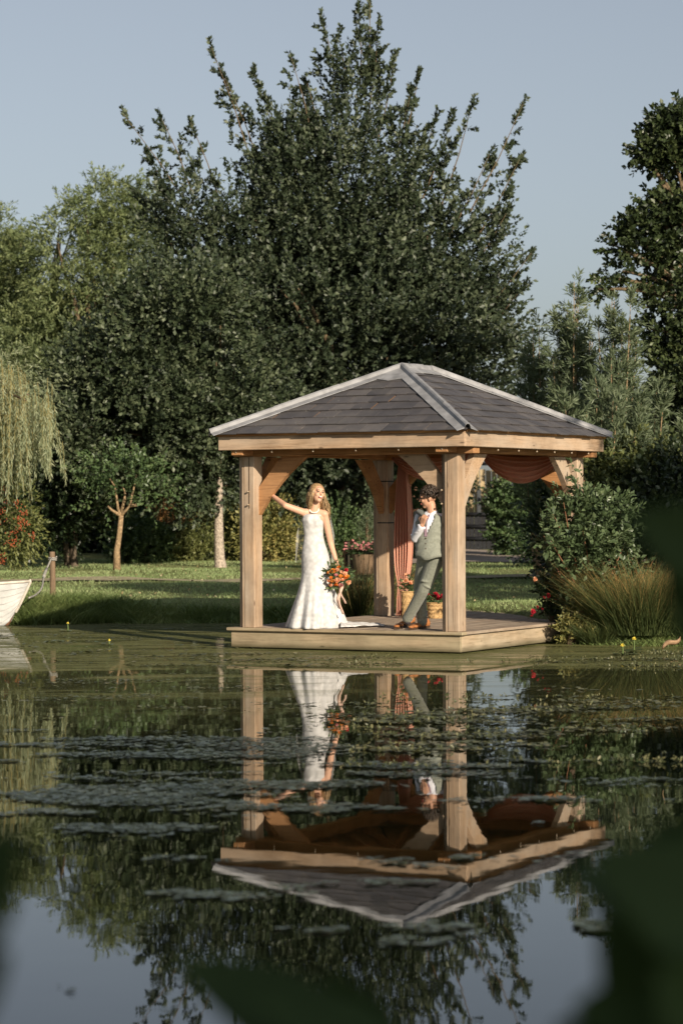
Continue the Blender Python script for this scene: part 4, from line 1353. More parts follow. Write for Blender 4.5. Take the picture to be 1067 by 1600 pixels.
tussock("rush_clump", "big clump of rushes with orange brown tips on the right bank", 1003, 1000, 29.75, 6500, 0.95, 0.93, L_RUSH, 0.0042, "rushes", 0.40)
tussock("rush_clump", "small clump of rushes leaning out from the dogwood's foot", 935, 1000, 29.7, 1100, 0.45, 0.36, L_RUSH, 0.004, "rushes", 0.8)
tussock("rush_clump", "clump of rushes cut by the right edge of the picture", 1080, 1000, 29.7, 1800, 0.6, 0.7, L_RUSH, 0.0045, "rushes", 0.6)
tussock("sedge_clump", "brown gold arching sedge behind the bride's bouquet", 563, 983, 33.4, 2600, 0.34, 1.12, L_RUSH, 0.004, "sedge", 0.55)

# --- marginal leaves at the foot of the rushes
YM = 29.9
LILY = leaf_mat("lily_pad", [(0.045, 0.07, 0.03), (0.075, 0.105, 0.05), (0.13, 0.14, 0.065)], 0.35, 0.1, 0.5, 2)
# ------------------------------------------------------------------ fence and gate at the back
YF = 72.0
x0, x1 = P(488, 800, YF).x, P(790, 800, YF).x
zf = gz((x0, YF))
t = thing("board_fence", "tall pale fence of upright boards glimpsed through leaves behind the pavilion", "fence", ((x0 + x1) / 2, YF, zf))
ztop = P(600, 735, YF).z
x = x0; proto = None
while x < x1:
    w = random.uniform(0.15, 0.19); h = ztop - zf + random.uniform(-0.04, 0.06)
    bm = bmesh.new(); add_box(bm, (x, YF - 0.012, zf), (x + w - 0.018, YF + 0.012, zf + h)); bm_obj("board", bm, FENCE, t)
    x += w
for z in (0.4, 1.5, 2.3):
    bm = bmesh.new(); add_box(bm, (x0, YF + 0.014, zf + z), (x1, YF + 0.06, zf + z + 0.1)); bm_obj("rail", bm, DARKWOOD, t)
for xx in np.arange(x0, x1, 1.8):
    bm = bmesh.new(); add_box(bm, (xx, YF + 0.062, zf), (xx + 0.1, YF + 0.16, zf + 2.6)); bm_obj("fence_post", bm, DARKWOOD, t)

YG = 68.5
gl, gr_ = P(728, 860, YG).x, P(786, 860, YG).x
zg = gz((gl, YG))
t = thing("field_gate", "dark stained field gate with three bluish rails beyond the gravel", "gate", ((gl + gr_) / 2, YG, zg))
for y in (803, 822, 841):
    z = P(757, y, YG).z
    bm = bmesh.new(); add_tube(bm, [Vector((gl, YG - 0.05, z)), Vector(((gl + gr_) / 2, YG - 0.05, z - 0.01)), Vector((gr_, YG - 0.05, z))], 0.05, 10); bm_obj("rail", bm, DARKWOOD, t, smooth=True)
for i in range(9):
    xx = gl + (gr_ - gl) * i / 9
    bm = bmesh.new(); add_box(bm, (xx, YG, zg), (xx + (gr_ - gl) / 9 - 0.012, YG + 0.02, P(757, 801, YG).z)); bm_obj("backboard", bm, DARKWOOD, t)
bm = bmesh.new(); add_box(bm, (gr_, YG - 0.07, zg), (gr_ + 0.11, YG + 0.05, P(757, 812, YG).z)); bm_obj("gate_post", bm, POSTWOOD, t)
xp = P(748, 800, YG + 1.5).x
bm = bmesh.new(); add_box(bm, (xp - 0.055, YG + 1.5, zg), (xp + 0.055, YG + 1.6, P(748, 766, YG + 1.5).z)); bevel_all(bm, 0.01)
tag(bm_obj("wooden_post", bm, plain("post_slate_blue", (0.05, 0.055, 0.06), 0.8), None), "dark square post standing behind the gate against the pale fence", "post")

# ------------------------------------------------------------------ planters on the lawn
YP = 50.0
c = P(556, 886, YP); z0 = gz((c.x, YP))
pxl = lambda x, y, Y=YP: P(x, y, Y)
t = thing("wooden_planter", "dark brown wooden planter box on the lawn left of the rear post", "planter", (c.x, YP, z0))
xa, xb = pxl(537, 870).x, pxl(590, 870).x; zt_ = pxl(540, 845).z
PLANT = wood("planter_wood", 'x', (0.07, 0.035, 0.015), (0.15, 0.08, 0.035), (0.12, 0.08, 0.05), 0.3)
nb = 4
for i in range(nb):
    za, zb2 = z0 + (zt_ - z0) * i / nb, z0 + (zt_ - z0) * (i + 1) / nb - 0.008
    bm = bmesh.new(); add_box(bm, (xa, YP + 0.3, za), (xb, YP + 0.33, zb2)); bm_obj("plank", bm, PLANT, t)
    bm = bmesh.new(); add_box(bm, (xa, YP - 0.12, za), (xa + 0.03, YP + 0.299, zb2)); bm_obj("plank", bm, PLANT, t)
    bm = bmesh.new(); add_box(bm, (xb - 0.03, YP - 0.12, za), (xb, YP + 0.299, zb2)); bm_obj("plank", bm, PLANT, t)
bm = bmesh.new(); add_box(bm, (xa + 0.08, YP - 0.13, z0), (xa + 0.12, YP - 0.09, zt_ - 0.02)); bm_obj("lit_edge_strip", bm, FENCE, t)  # paler wood colour stands in for sunlight on the box's edge
bm = bmesh.new(); add_box(bm, (xa + 0.031, YP - 0.08, z0), (xb - 0.031, YP + 0.29, z0 + 0.3)); bm_obj("soil", bm, plain("soil", (0.03, 0.022, 0.015), 0.95), t)

YQ = 47.0
c = P(572, 884, YQ); z0 = gz((c.x, YQ))
t = thing("flower_tub", "half barrel tub brimming with pink flowers in front of the wooden planter", "flower tub", (c.x, YQ, z0))
ztop = P(572, 866, YQ).z
nst = 18
for i in range(nst):
    a0, a1 = 2 * math.pi * i / nst + 0.02, 2 * math.pi * (i + 1) / nst - 0.02
    bm = bmesh.new()
    r0_, r1_ = 0.21, 0.27
    q = [Vector((c.x + r * math.cos(a), YQ + r * math.sin(a), z)) for (r, a, z) in ((r0_, a0, z0), (r0_, a1, z0), (r1_, a1, ztop), (r1_, a0, ztop))]
    inn = Vector((c.x, YQ, 0)) - (q[0] + q[1]) / 2; inn.z = 0
    add_prism(bm, q, inn.normalized() * 0.025)
    bm_obj("stave", bm, POSTWOOD, t)
crown("foliage", t, L_MID, [((c.x, YQ, ztop + 0.05), (0.3, 0.3, 0.1))], 120, 9, 0.06, 0.035, slen=(0.06, 0.16), gap=0.05)
flowers_at(t, [(c.x + random.gauss(0, 0.17), YQ - 0.1 + random.gauss(0, 0.1), ztop + 0.08 + abs(random.gauss(0, 0.06))) for _ in range(120)], PET_PINK, 0.03, 6, "blossoms")

# ------------------------------------------------------------------ baskets of flowers on the deck
BASK = plain("wicker", (0.42, 0.27, 0.12), 0.8, 0.3, 0.35, 40, 0.8)


def basket(x, ybase, ytop, wpx, Y, pet, label, tall=False):
    c = P(x, ybase, Y); s = Y / FPX
    z0 = ZD + 0.002
    t = thing("flower_basket", label, "flower basket", (c.x, Y, z0), 0, "flower baskets on the deck")
    r = wpx * s / 2; h = (ybase - ytop) * s
    bm = bmesh.new()
    nr, sg = 9, 22
    rings = []
    for i in range(nr):
        f_ = i / (nr - 1)
        rr = r * (0.86 + 0.16 * f_ - 0.05 * math.sin(f_ * 3.14)) + (0.005 if i % 2 else -0.003)
        rings.append([bm.verts.new((c.x + (rr + 0.004 * ((k + i) % 2)) * math.cos(2 * math.pi * k / sg), Y + (rr + 0.004 * ((k + i) % 2)) * math.sin(2 * math.pi * k / sg), z0 + h * f_)) for k in range(sg)])
    for i in range(nr - 1):
        for k in range(sg):
            bm.faces.new((rings[i][k], rings[i][(k + 1) % sg], rings[i + 1][(k + 1) % sg], rings[i + 1][k]))
    bm.faces.new(rings[0][::-1])
    inner = [bm.verts.new((c.x + r * 0.9 * math.cos(2 * math.pi * k / sg), Y + r * 0.9 * math.sin(2 * math.pi * k / sg), z0 + h * 0.9)) for k in range(sg)]
    for k in range(sg):
        bm.faces.new((rings[-1][k], rings[-1][(k + 1) % sg], inner[(k + 1) % sg], inner[k]))
    bm.faces.new(inner)
    bm_obj("basket", bm, BASK, t)
    pts = [(c.x + r * math.cos(2 * math.pi * k / 24) * 1.03, Y + r * math.sin(2 * math.pi * k / 24) * 1.03, z0 + h) for k in range(25)]
    bm = bmesh.new(); add_tube(bm, pts, 0.008, 6); bm_obj("rim", bm, BASK, t)
    hh_ = 0.16 if tall else 0.08
    crown("foliage", t, L_MID, [((c.x, Y, z0 + h + hh_ * 0.45), (r * 0.8, r * 0.8, hh_ * 0.6))], 36, 8, 0.035, 0.022, slen=(0.03, 0.07), gap=0.05)
    pts = []
    for k in range(11 if tall else 13):
        a = random.uniform(0, 6.28); q = random.random() ** 0.5 * r * 1.1
        pts.append((c.x + q * math.cos(a), Y - 0.03 + q * math.sin(a), z0 + h + hh_ * random.uniform(0.5, 1.3)))
    for p_ in pts: flowers_at(t, [p_], pet, 0.034, 11, "rose", 0.9)
    return t


basket(636, 966, 925, 19, 31.5, PET_PEACH, "taller basket with peach roses beside the tied curtain", True)
basket(680, 965, 941, 26, 31.4, PET_RED, "squat wicker basket with deep pink roses between groom and front post")

# ------------------------------------------------------------------ drapes
def fabric(name, col, trans=0.35):
    m, nt, b = nmat(name, 0.75, 0.2)
    n = noise_of(nt, 60, 3)
    c = ramp(nt, n, [(0.3, tuple(v * 0.9 for v in col)), (0.7, col)]).outputs[0]
    nt.links.new(c, b.inputs['Base Color'])
    b.inputs['Sheen Weight'].default_value = 0.2
    tr = nt.nodes.new("ShaderNodeBsdfTranslucent"); nt.links.new(c, tr.inputs[0])
    mx = nt.nodes.new("ShaderNodeMixShader"); mx.inputs[0].default_value = trans
    nt.links.new(b.outputs[0], mx.inputs[1]); nt.links.new(tr.outputs[0], mx.inputs[2])
    nt.links.new(mx.outputs[0], nt.nodes["Material Output"].inputs[0])
    return m


PEACH = fabric("peach_chiffon", (0.88, 0.52, 0.38), 0.5)
# curtain at the rear left post, on the back side
cu = Wd(A1 - 0.19, B1 + 0.03, ZD)
t = thing("curtain", "peach chiffon curtain tied in low beside the rear left post", "curtain", tuple(cu))
prof = [(0.0, 0.085), (0.10, 0.075), (0.22, 0.072), (0.36, 0.055), (0.43, 0.058), (0.55, 0.10), (0.8, 0.125), (1.1, 0.125), (1.4, 0.115), (1.7, 0.085), (1.9, 0.06), (2.0, 0.035)]
V_, F_ = [], []
nseg = 64
for (zh, hw) in prof:
    for k in range(nseg + 1):
        s = k / nseg * 2 - 1
        lx = s * hw; fold = 0.05 * math.sin(k * 0.62 + 0.6 * math.sin(zh * 2)) * (0.5 + hw * 5) + 0.015 * math.sin(k * 1.9 + zh)
        drift = 0.03 * (zh - 0.4) * (1 if zh < 1.2 else 0.6)
        p = Wd(A1 - 0.19 - lx - drift * 0.6, B1 + 0.03 + fold, ZD + 0.004 + zh * 0.985)
        V_.append(tuple(p))
nn_ = nseg + 1
for i in range(len(prof) - 1):
    for k in range(nseg):
        a = i * nn_ + k
        F_.append((a, a + 1, a + nn_ + 1, a + nn_))
o = mesh_np("drape", V_, F_, PEACH, t, smooth=True)
so_ = o.modifiers.new("t", 'SOLIDIFY'); so_.thickness = 0.002
ss = o.modifiers.new("s", 'SUBSURF'); ss.levels = 1; ss.render_levels = 1
pts = [Wd(A1 - 0.19 - 0.068 * math.cos(a), B1 + 0.03 + 0.04 * math.sin(a), ZD + 0.385) for a in np.linspace(0, 6.28, 20)]
bm = bmesh.new(); add_tube(bm, pts, 0.012, 6); bm_obj("tie", bm, PEACH, t)


def swag(label, p, q, depth, wtop, group):
    """cloth hung between p and q, sagging"""
    p, q = Vector(p), Vector(q)
    t = thing("swag", label, "swag", tuple(p), 0, group)
    V_, F_ = [], []
    nu, nv = 40, 26
    dr = (q - p); perp = Vector((-dr.y, dr.x, 0)).normalized()
    for i in range(nu + 1):
        s = i / nu
        arch = 1 - (2 * s - 1) ** 2
        for j in range(nv + 1):
            v = j / nv
            sag = depth * (0.12 + 0.88 * v ** 0.9) * arch
            drop = (0.03 + 0.14 * v) * (0.35 + 0.65 * arch)
            fold = 0.04 * math.sin(v * 30 + 0.8 * math.sin(s * 5)) * (0.4 + 0.6 * arch)
            pt = p + dr * s + Vector((0, 0, -sag - drop * 0.4)) + perp * (fold - 0.10 * math.sin(v * 3.1) * arch)
            V_.append(tuple(pt))
    m = nv + 1
    for i in range(nu):
        for j in range(nv):
            a = i * m + j
            F_.append((a, a + 1, a + m + 1, a + m))
    o = mesh_np("drape", V_, F_, PEACH, t, smooth=True)
    so_ = o.modifiers.new("t", 'SOLIDIFY'); so_.thickness = 0.002
    return t


ym = B1 - 0.10
swag("peach swag hanging from the rear beam between groom and curtain", Wd(A1 - 0.12, ym, ZBM + 0.04), Wd(1.52, ym, ZBM + 0.08), 0.26, 0.1, "peach swags along the rear beam")
swag("peach swag sagging under the rear beam over the gravel and climber", Wd(1.48, ym, ZBM + 0.08), Wd(0.36, ym, ZBM + 0.04), 0.30, 0.1, "peach swags along the rear beam")

# ------------------------------------------------------------------ rowing boat, mooring post and rope
YBt = 35.2
bow = P(47, 913, YBt)
WHITE = plain("boat_white", (0.48, 0.48, 0.46), 0.55, 0.4, 0.16, 5)
DKIN = plain("boat_inside", (0.14, 0.12, 0.10), 0.7, 0.3, 0.2, 6)
ANTI = plain("boat_bottom", (0.30, 0.15, 0.09), 0.75, 0.2, 0.25, 8)
GUN = plain("boat_gunwale", (0.55, 0.50, 0.42), 0.6, 0.3, 0.2, 8)
ang = rad(14)
fw = Vector((math.cos(ang), -math.sin(ang), 0)); sd_ = Vector((math.sin(ang), math.cos(ang), 0))
t = thing("rowing_boat", "white clinker rowing boat nosing in at the left bank", "boat", tuple(bow - fw * 1.5 - Vector((0, 0, bow.z))))
BL = 3.1


def hull_pt(u, v):
    """u 0 bow..1 stern; v 0 keel..1 gunwale; returns half breadth, height"""
    shear = 0.50 + 0.10 * (1 - u) ** 2.2 + 0.03 * u * u
    hb = 0.62 * (1 - (1 - min(u / 0.55, 1)) ** 2.1) * (1 - 0.22 * max(0, u - 0.55) / 0.45)
    keel = -0.10 + 0.28 * max(0, 1 - u / 0.10) ** 2
    z = keel + (shear - keel) * v ** (1.1 + 0.9 * u * (1 - u))
    b = hb * (v ** 0.55)
    return b, z


def hull_w(u, v, side, out=0.0):
    b, z = hull_pt(u, v)
    rake = 0.22 * (1 - v) * max(0, 1 - u / 0.25)
    return bow - Vector((0, 0, bow.z)) - fw * (u * BL + rake) + sd_ * side * (b + out) + Vector((0, 0, z))


NS = 8
for side in (-1, 1):
    for s in range(NS):
        va, vb = s / NS, (s + 1) / NS + 0.012
        bm = bmesh.new(); o_, i_ = [], []
        us = np.linspace(0, 1, 25)
        for u in us:
            lo, hi = hull_w(u, va, side, 0.020 if u > 0.01 else 0.004), hull_w(u, min(vb, 1.0), side, 0.001)
            o_.append((bm.verts.new(lo), bm.verts.new(hi)))
            lo, hi = hull_w(u, va, side, -0.004), hull_w(u, min(vb, 1.0), side, -0.012)
            i_.append((bm.verts.new(lo), bm.verts.new(hi)))
        for k in range(24):
            bm.faces.new((o_[k][0], o_[k + 1][0], o_[k + 1][1], o_[k][1]))
            bm.faces.new((i_[k][0], i_[k][1], i_[k + 1][1], i_[k + 1][0]))
            bm.faces.new((o_[k][0], i_[k][0], i_[k + 1][0], o_[k + 1][0]))
            bm.faces.new((o_[k][1], o_[k + 1][1], i_[k + 1][1], i_[k][1]))
        bm_obj("strake", bm, ANTI if s < 1 else WHITE, t)
    bm = bmesh.new(); add_tube(bm, [hull_w(u, 1.0, side, 0.008) + Vector((0, 0, 0.008)) for u in np.linspace(0, 1, 25)], 0.019, 8); bm_obj("gunwale", bm, GUN, t, smooth=True)
bm = bmesh.new(); add_tube(bm, [hull_w(0, v, 1, 0) + fw * 0.012 for v in (0.0, 0.25, 0.5, 0.75, 1.0)] + [hull_w(0, 1.0, 1, 0) + Vector((0, 0, 0.03))], 0.02, 8); bm_obj("stem_post", bm, GUN, t)
for u in (0.28, 0.55, 0.82):
    b_, _ = hull_pt(u, 0.72)
    c = hull_w(u, 0.72, 0)
    bm = bmesh.new(); add_prism(bm, [c + sd_ * b_ + fw * 0.1, c - sd_ * b_ + fw * 0.1, c - sd_ * b_ - fw * 0.1, c + sd_ * b_ - fw * 0.1], Vector((0, 0, 0.025))); bm_obj("thwart", bm, GUN, t)
bm = bmesh.new()
vs = [bm.verts.new(hull_w(1, v, s_)) for s_, v in [(1, k / 6) for k in range(6, 0, -1)] + [(-1, k / 6) for k in range(1, 7)]]
bm.faces.new(vs)
bm_obj("transom", bm, WHITE, t)
bm = bmesh.new()
fl = [[bm.verts.new(hull_w(u, 0.35, s_)) for u in np.linspace(0.06, 1, 12)] for s_ in (-0.97, 0.97)]
for k in range(11): bm.faces.new((fl[0][k], fl[0][k + 1], fl[1][k + 1], fl[1][k]))
bm_obj("floor_boards", bm, DKIN, t)

YMo = 38.0
c = P(83, 925, YMo); z0 = gz((c.x, YMo))
bm = bmesh.new()
zt_ = P(82, 862, YMo).z
add_tube(bm, [Vector((c.x, YMo, z0 - 0.2)), Vector((c.x, YMo, (z0 + zt_) / 2)), Vector((c.x - 0.005, YMo, zt_ - 0.015)), Vector((c.x - 0.005, YMo, zt_))], [0.046, 0.043, 0.043, 0.036], 14)
tag(bm_obj("mooring_post", bm, POSTWOOD, None, smooth=False), "stout round wooden mooring post on the lawn by the boat", "post")
ROPE = plain("rope_grey", (0.30, 0.285, 0.25), 0.9, 0.1, 0.2, 60, 0.5)
pts = []
a = Vector((c.x - 0.01, YMo - 0.058, P(84, 872, YMo).z)); b = P(70, 898, YMo - 0.6); d = P(66, 918, YMo - 1.4); e = P(57, 929, YMo - 1.9); g = P(46, 934, YBt + 0.15)
ctrl = [a, b, d, e, g]
for i in range(4):
    for s in np.linspace(0, 1, 7)[:-1]:
        p0, p1, p2, p3 = ctrl[max(i - 1, 0)], ctrl[i], ctrl[i + 1], ctrl[min(i + 2, 4)]
        pts.append(0.5 * ((2 * p1) + (p2 - p0) * s + (2 * p0 - 5 * p1 + 4 * p2 - p3) * s * s + (3 * p1 - p0 - 3 * p2 + p3) * s ** 3))
pts.append(g)
t = thing("mooring_rope", "grey mooring rope sagging from the post to the boat's bow", "rope", tuple(a))
bm = bmesh.new(); add_tube(bm, pts, 0.014, 7); bm_obj("line", bm, ROPE, t, smooth=True)
bm = bmesh.new(); add_tube(bm, [Vector((c.x + 0.058 * math.cos(q), YMo + 0.058 * math.sin(q), a.z + 0.02 - 0.004 * q)) for q in np.linspace(0, 12.5, 40)], 0.012, 6); bm_obj("coil", bm, ROPE, t, smooth=True)
bm = bmesh.new(); add_tube(bm, [pts[4], pts[5], pts[6], pts[7]], 0.024, 8); bm_obj("knot", bm, ROPE, t, smooth=True)

# ------------------------------------------------------------------ people
SKIN = plain("skin", (0.62, 0.36, 0.24), 0.5, 0.35, 0.06, 6)
SKINM = plain("skin_tan", (0.50, 0.27, 0.17), 0.5, 0.35, 0.06, 6)
BLOND = plain("hair_blond", (0.34, 0.225, 0.115), 0.45, 0.5, 0.45, 60)
BRUN = plain("hair_brown", (0.035, 0.022, 0.014), 0.45, 0.5, 0.4, 50)
LIPS = plain("lips", (0.45, 0.10, 0.09), 0.4, 0.4, 0.05)
TEETH = plain("teeth", (0.8, 0.78, 0.72), 0.3, 0.4, 0.02)
EYE = plain("eye_dark", (0.04, 0.03, 0.025), 0.3, 0.5, 0.05)
PEARL = plain("pearl", (0.82, 0.78, 0.70), 0.25, 0.5, 0.03)
TWEED = plain("suit_sage", (0.235, 0.245, 0.20), 0.85, 0.2, 0.14, 45, 0.25, 0.2)
TWEEDD = plain("jacket_sage", (0.10, 0.11, 0.095), 0.85, 0.2, 0.14, 45, 0.25, 0.2)
SHIRT = plain("shirt_white", (0.72, 0.72, 0.76), 0.7, 0.25, 0.05, 15)
SHOE = plain("shoe_tan", (0.36, 0.14, 0.045), 0.35, 0.5, 0.2, 12)
SOLE = plain("shoe_sole", (0.06, 0.035, 0.02), 0.7, 0.3, 0.1)


def lace():
    m, nt, b = nmat("lace_white", 0.7, 0.25)
    tc = nt.nodes.new("ShaderNodeTexCoord")
    v = nt.nodes.new("ShaderNodeTexVoronoi"); v.inputs['Scale'].default_value = 26; v.feature = 'SMOOTH_F1'
    nt.links.new(tc.outputs['Object'], v.inputs['Vector'])
    n = noise_of(nt, 9, 4)
    ad = nt.nodes.new("ShaderNodeMath"); ad.operation = 'MULTIPLY'
    nt.links.new(v.outputs['Distance'], ad.inputs[0]); nt.links.new(n, ad.inputs[1])
    nt.links.new(ramp(nt, ad.outputs[0], [(0.1, (0.60, 0.59, 0.58)), (0.35, (0.45, 0.44, 0.43))]).outputs[0], b.inputs['Base Color'])
    add_bump(nt, b, ad.outputs[0], 0.5, 0.012)
    b.inputs['Sheen Weight'].default_value = 0.15
    return m


LACE = lace()


def rotm(*seq):
    M = Matrix.Identity(3)
    for ax, deg in seq:
        M = M @ Matrix.Rotation(rad(deg), 3, ax)
    return M


def head_shapes(bm, c, M, s=1.0, male=False):
    q = lambda x, y, z: Vector(c) + M @ (Vector((x, y, z)) * s)
    e = lambda p, r: add_ell(bm, q(*p), Vector(r) * s, M, 16, 12)
    e((0, 0.012, 0.03), (0.074, 0.092, 0.083))
    e((0, -0.028, -0.03), (0.060 if not male else 0.063, 0.060, 0.078))
    e((0, -0.058, -0.088), (0.028 if not male else 0.034, 0.024, 0.022))
    e((0, -0.066, 0.035), (0.050, 0.028, 0.035))
    for sx in (-1, 1):
        e((sx * 0.034, -0.066, -0.022), (0.024, 0.022, 0.022))
        e((sx * 0.031, -0.080, 0.024), (0.020, 0.010, 0.008))
        e((sx * 0.076, 0.014, -0.008), (0.010, 0.020, 0.031))
    add_capsule(bm, q(0, -0.084, 0.012), q(0, -0.104, -0.022), 0.008 * s, 0.0125 * s, 10)
    e((0, -0.084, -0.052), (0.026, 0.012, 0.014))
    return q


def face_parts(t, q, M, s, smile=True):
    for sx in (-1, 1):
        bm = bmesh.new(); add_ell(bm, q(sx * 0.031, -0.0855, 0.008), Vector((0.0135, 0.006, 0.0065)) * s, M, 10, 8); bm_obj("eye", bm, EYE, t, smooth=True)
        bm = bmesh.new(); add_tube(bm, [q(sx * 0.016, -0.093, 0.026), q(sx * 0.032, -0.093, 0.031), q(sx * 0.048, -0.083, 0.025)], 0.0032 * s, 6); bm_obj("eyebrow", bm, BRUN, t)
    bm = bmesh.new(); add_ell(bm, q(0, -0.0925, -0.053), Vector((0.027, 0.008, 0.012)) * s, M, 12, 8); bm_obj("mouth", bm, LIPS, t, smooth=True)
    if smile:
        bm = bmesh.new(); add_ell(bm, q(0, -0.098, -0.051), Vector((0.021, 0.005, 0.0062)) * s, M, 12, 8); bm_obj("teeth", bm, TEETH, t, smooth=True)


def hand_shapes(bm, wrist, d, palm_n, thumb_side, s=1.0, curl=0.5, spread=0.0):
    """palm and five fingers; d = direction of the hand, palm_n = out of the palm, thumb_side = +1/-1"""
    d = Vector(d).normalized(); pn = Vector(palm_n); pn = (pn - d * pn.dot(d)).normalized(); sd3 = d.cross(pn) * thumb_side
    w = Vector(wrist)
    for k in (-1, -0.35, 0.35, 1):
        add_capsule(bm, w + sd3 * 0.016 * k * s + d * 0.01, w + d * 0.085 * s + sd3 * 0.028 * k * s, 0.014 * s, 0.0125 * s, 8)
    for k, ln_ in ((1.0, 0.066), (0.35, 0.075), (-0.35, 0.070), (-1.0, 0.054)):
        p = w + d * 0.088 * s + sd3 * 0.030 * k * s
        dirn = (d + sd3 * spread * k * 0.3).normalized()
        for j, f_ in enumerate((0.45, 0.32, 0.23)):
            a = curl * (j + 0.6)
            dv = dirn * math.cos(a) + pn * math.sin(a)
            p2 = p + dv * ln_ * f_ * s
            add_capsule(bm, p, p2, (0.0092 - 0.0008 * j) * s, (0.0086 - 0.0008 * j) * s, 8)
            p = p2
    p = w + d * 0.028 * s + sd3 * 0.030 * s
    for j, (dv, l) in enumerate(((d * 0.6 + sd3 * 0.8 + pn * 0.2, 0.042), (d * 0.8 + sd3 * 0.3 + pn * (0.3 + curl * 0.5), 0.034), (d * 0.8 + pn * (0.3 + curl * 0.6), 0.027))):
        p2 = p + dv.normalized() * l * s
        add_capsule(bm, p, p2, 0.0115 * s, 0.010 * s, 8); p = p2


# ---------------- bride
PB_ = lambda x, y, d=0.0: P(x, y, 29.05 + d)
ft_ = onz(491, 980, ZD)
bride = thing("person", "bride in a white strapless lace mermaid dress with veil, one arm raised to the post", "person", (PB_(491, 981).x, 29.05, ZD), 0)
bm = bmesh.new()
HM = rotm(('Z', 30), ('X', -8), ('Y', 10))
hc = PB_(495.5, 771.5, -0.03)
q = head_shapes(bm, hc, HM, 0.97)
add_capsule(bm, PB_(493.5, 784, 0.015), PB_(490.5, 800, 0.03), 0.047, 0.050)
cl = PB_(490.5, 804, 0.02)
RS, LS = PB_(475.0, 801.0, 0.02), PB_(507, 803.5, 0.02)
add_capsule(bm, PB_(484, 800.5, 0.03), RS, 0.045, 0.047)
add_capsule(bm, PB_(497, 801, 0.03), LS, 0.045, 0.047)
add_ell(bm, PB_(489.5, 811, 0.02), (0.125, 0.078, 0.085))
add_ell(bm, PB_(489.5, 830, 0.03), (0.100, 0.072, 0.13))
RE, RW = PB_(446, 790.0, -0.02), PB_(427, 775.5, 0.21)
add_capsule(bm, RS, RE, 0.044, 0.036); add_capsule(bm, RE, RW, 0.036, 0.025)
hand_shapes(bm, RW, PB_(418, 765, 0.33) - RW, Vector((-0.5, -0.6, 0.5)), 1, 0.92, 0.35)
LE, LW = PB_(516.5, 848, 0.07), PB_(524.5, 874, 0.0)
add_capsule(bm, LS, LE, 0.043, 0.035); add_capsule(bm, LE, LW, 0.035, 0.024)
hand_shapes(bm, LW, PB_(527.5, 884, -0.03) - LW, Vector((-0.9, -0.3, 0)), -1, 0.92, 0.75)
body_obj("body", bm, SKIN, bride, 0.0055, 5)
face_parts(bride, q, HM, 0.97)

secs = [(805.5, 489, 14.6, 0.66), (807, 489, 15.6, 0.70), (815, 488.6, 16.6, 0.78), (823, 489.2, 16.0, 0.76), (830, 490, 15.2, 0.74), (838, 490.6, 14.9, 0.74), (850, 491.2, 16.6, 0.76), (860, 492, 19.2, 0.8), (872, 493, 21.6, 0.84), (884, 493.4, 22.3, 0.86), (897, 493.6, 22.6, 0.9), (912, 493.2, 24.2, 0.95), (928, 492.6, 27.5, 1), (944, 492, 31.5, 1), (958, 491.5, 35, 1), (970, 491, 38, 1), (979, 490.5, 40.0, 1), (983.0, 490.5, 40.5, 1)]
V_, F_ = [], []
ns = 96
ys_ = np.array([s_[0] for s_ in secs])
yfine = np.unique(np.concatenate([np.linspace(805.5, 983.0, 60), ys_[:3]]))
for y in yfine:
    cx = np.interp(y, ys_, [s_[1] for s_ in secs]); hw = np.interp(y, ys_, [s_[2] for s_ in secs]); dr_ = np.interp(y, ys_, [s_[3] for s_ in secs])
    low = max(0, (y - 895) / 88.0)
    z = ZD + 0.004 + (983.0 - y) / 137.6
    c = PB_(cx, y, 0.03)
    for k in range(ns):
        th = 2 * math.pi * k / ns
        r = hw / 137.6
        # folds open towards the hem; a train swells to the right and back
        f_ = low ** 1.2 * (0.030 * math.sin(7 * th + 0.6 + 0.5 * math.sin(2 * th)) + 0.014 * math.sin(13 * th + 1.7) + 0.006 * math.sin(23 * th))
        dth = (th - 0.45 + math.pi) % (2 * math.pi) - math.pi
        f_ += low ** 1.25 * 0.12 * math.exp(-(dth / 0.55) ** 2)
        f_ += 0.004 * math.sin(3 * th + y * 0.05)
        bust = 0.022 * math.exp(-((y - 817) / 7.0) ** 2) * (math.exp(-((th - 4.3) / 0.35) ** 2) + math.exp(-((th - 5.15) / 0.35) ** 2))
        rr = r + f_
        x = c.x + rr * math.cos(th); yv = c.y + (rr * dr_ + bust) * math.sin(th)
        zz_ = z + (0.012 * math.sin(th) * 0 if y > 810 else 0.010 * (math.cos(2 * (th + math.pi / 2)) * 0.6))
        V_.append((x, yv, zz_))
m_ = len(yfine)
for i in range(m_ - 1):
    for k in range(ns):
        a, b = i * ns + k, i * ns + (k + 1) % ns
        F_.append((a, a + ns, b + ns, b))
o = mesh_np("dress", V_, F_, LACE, bride, smooth=True)
o.modifiers.new("t", 'SOLIDIFY').thickness = 0.004
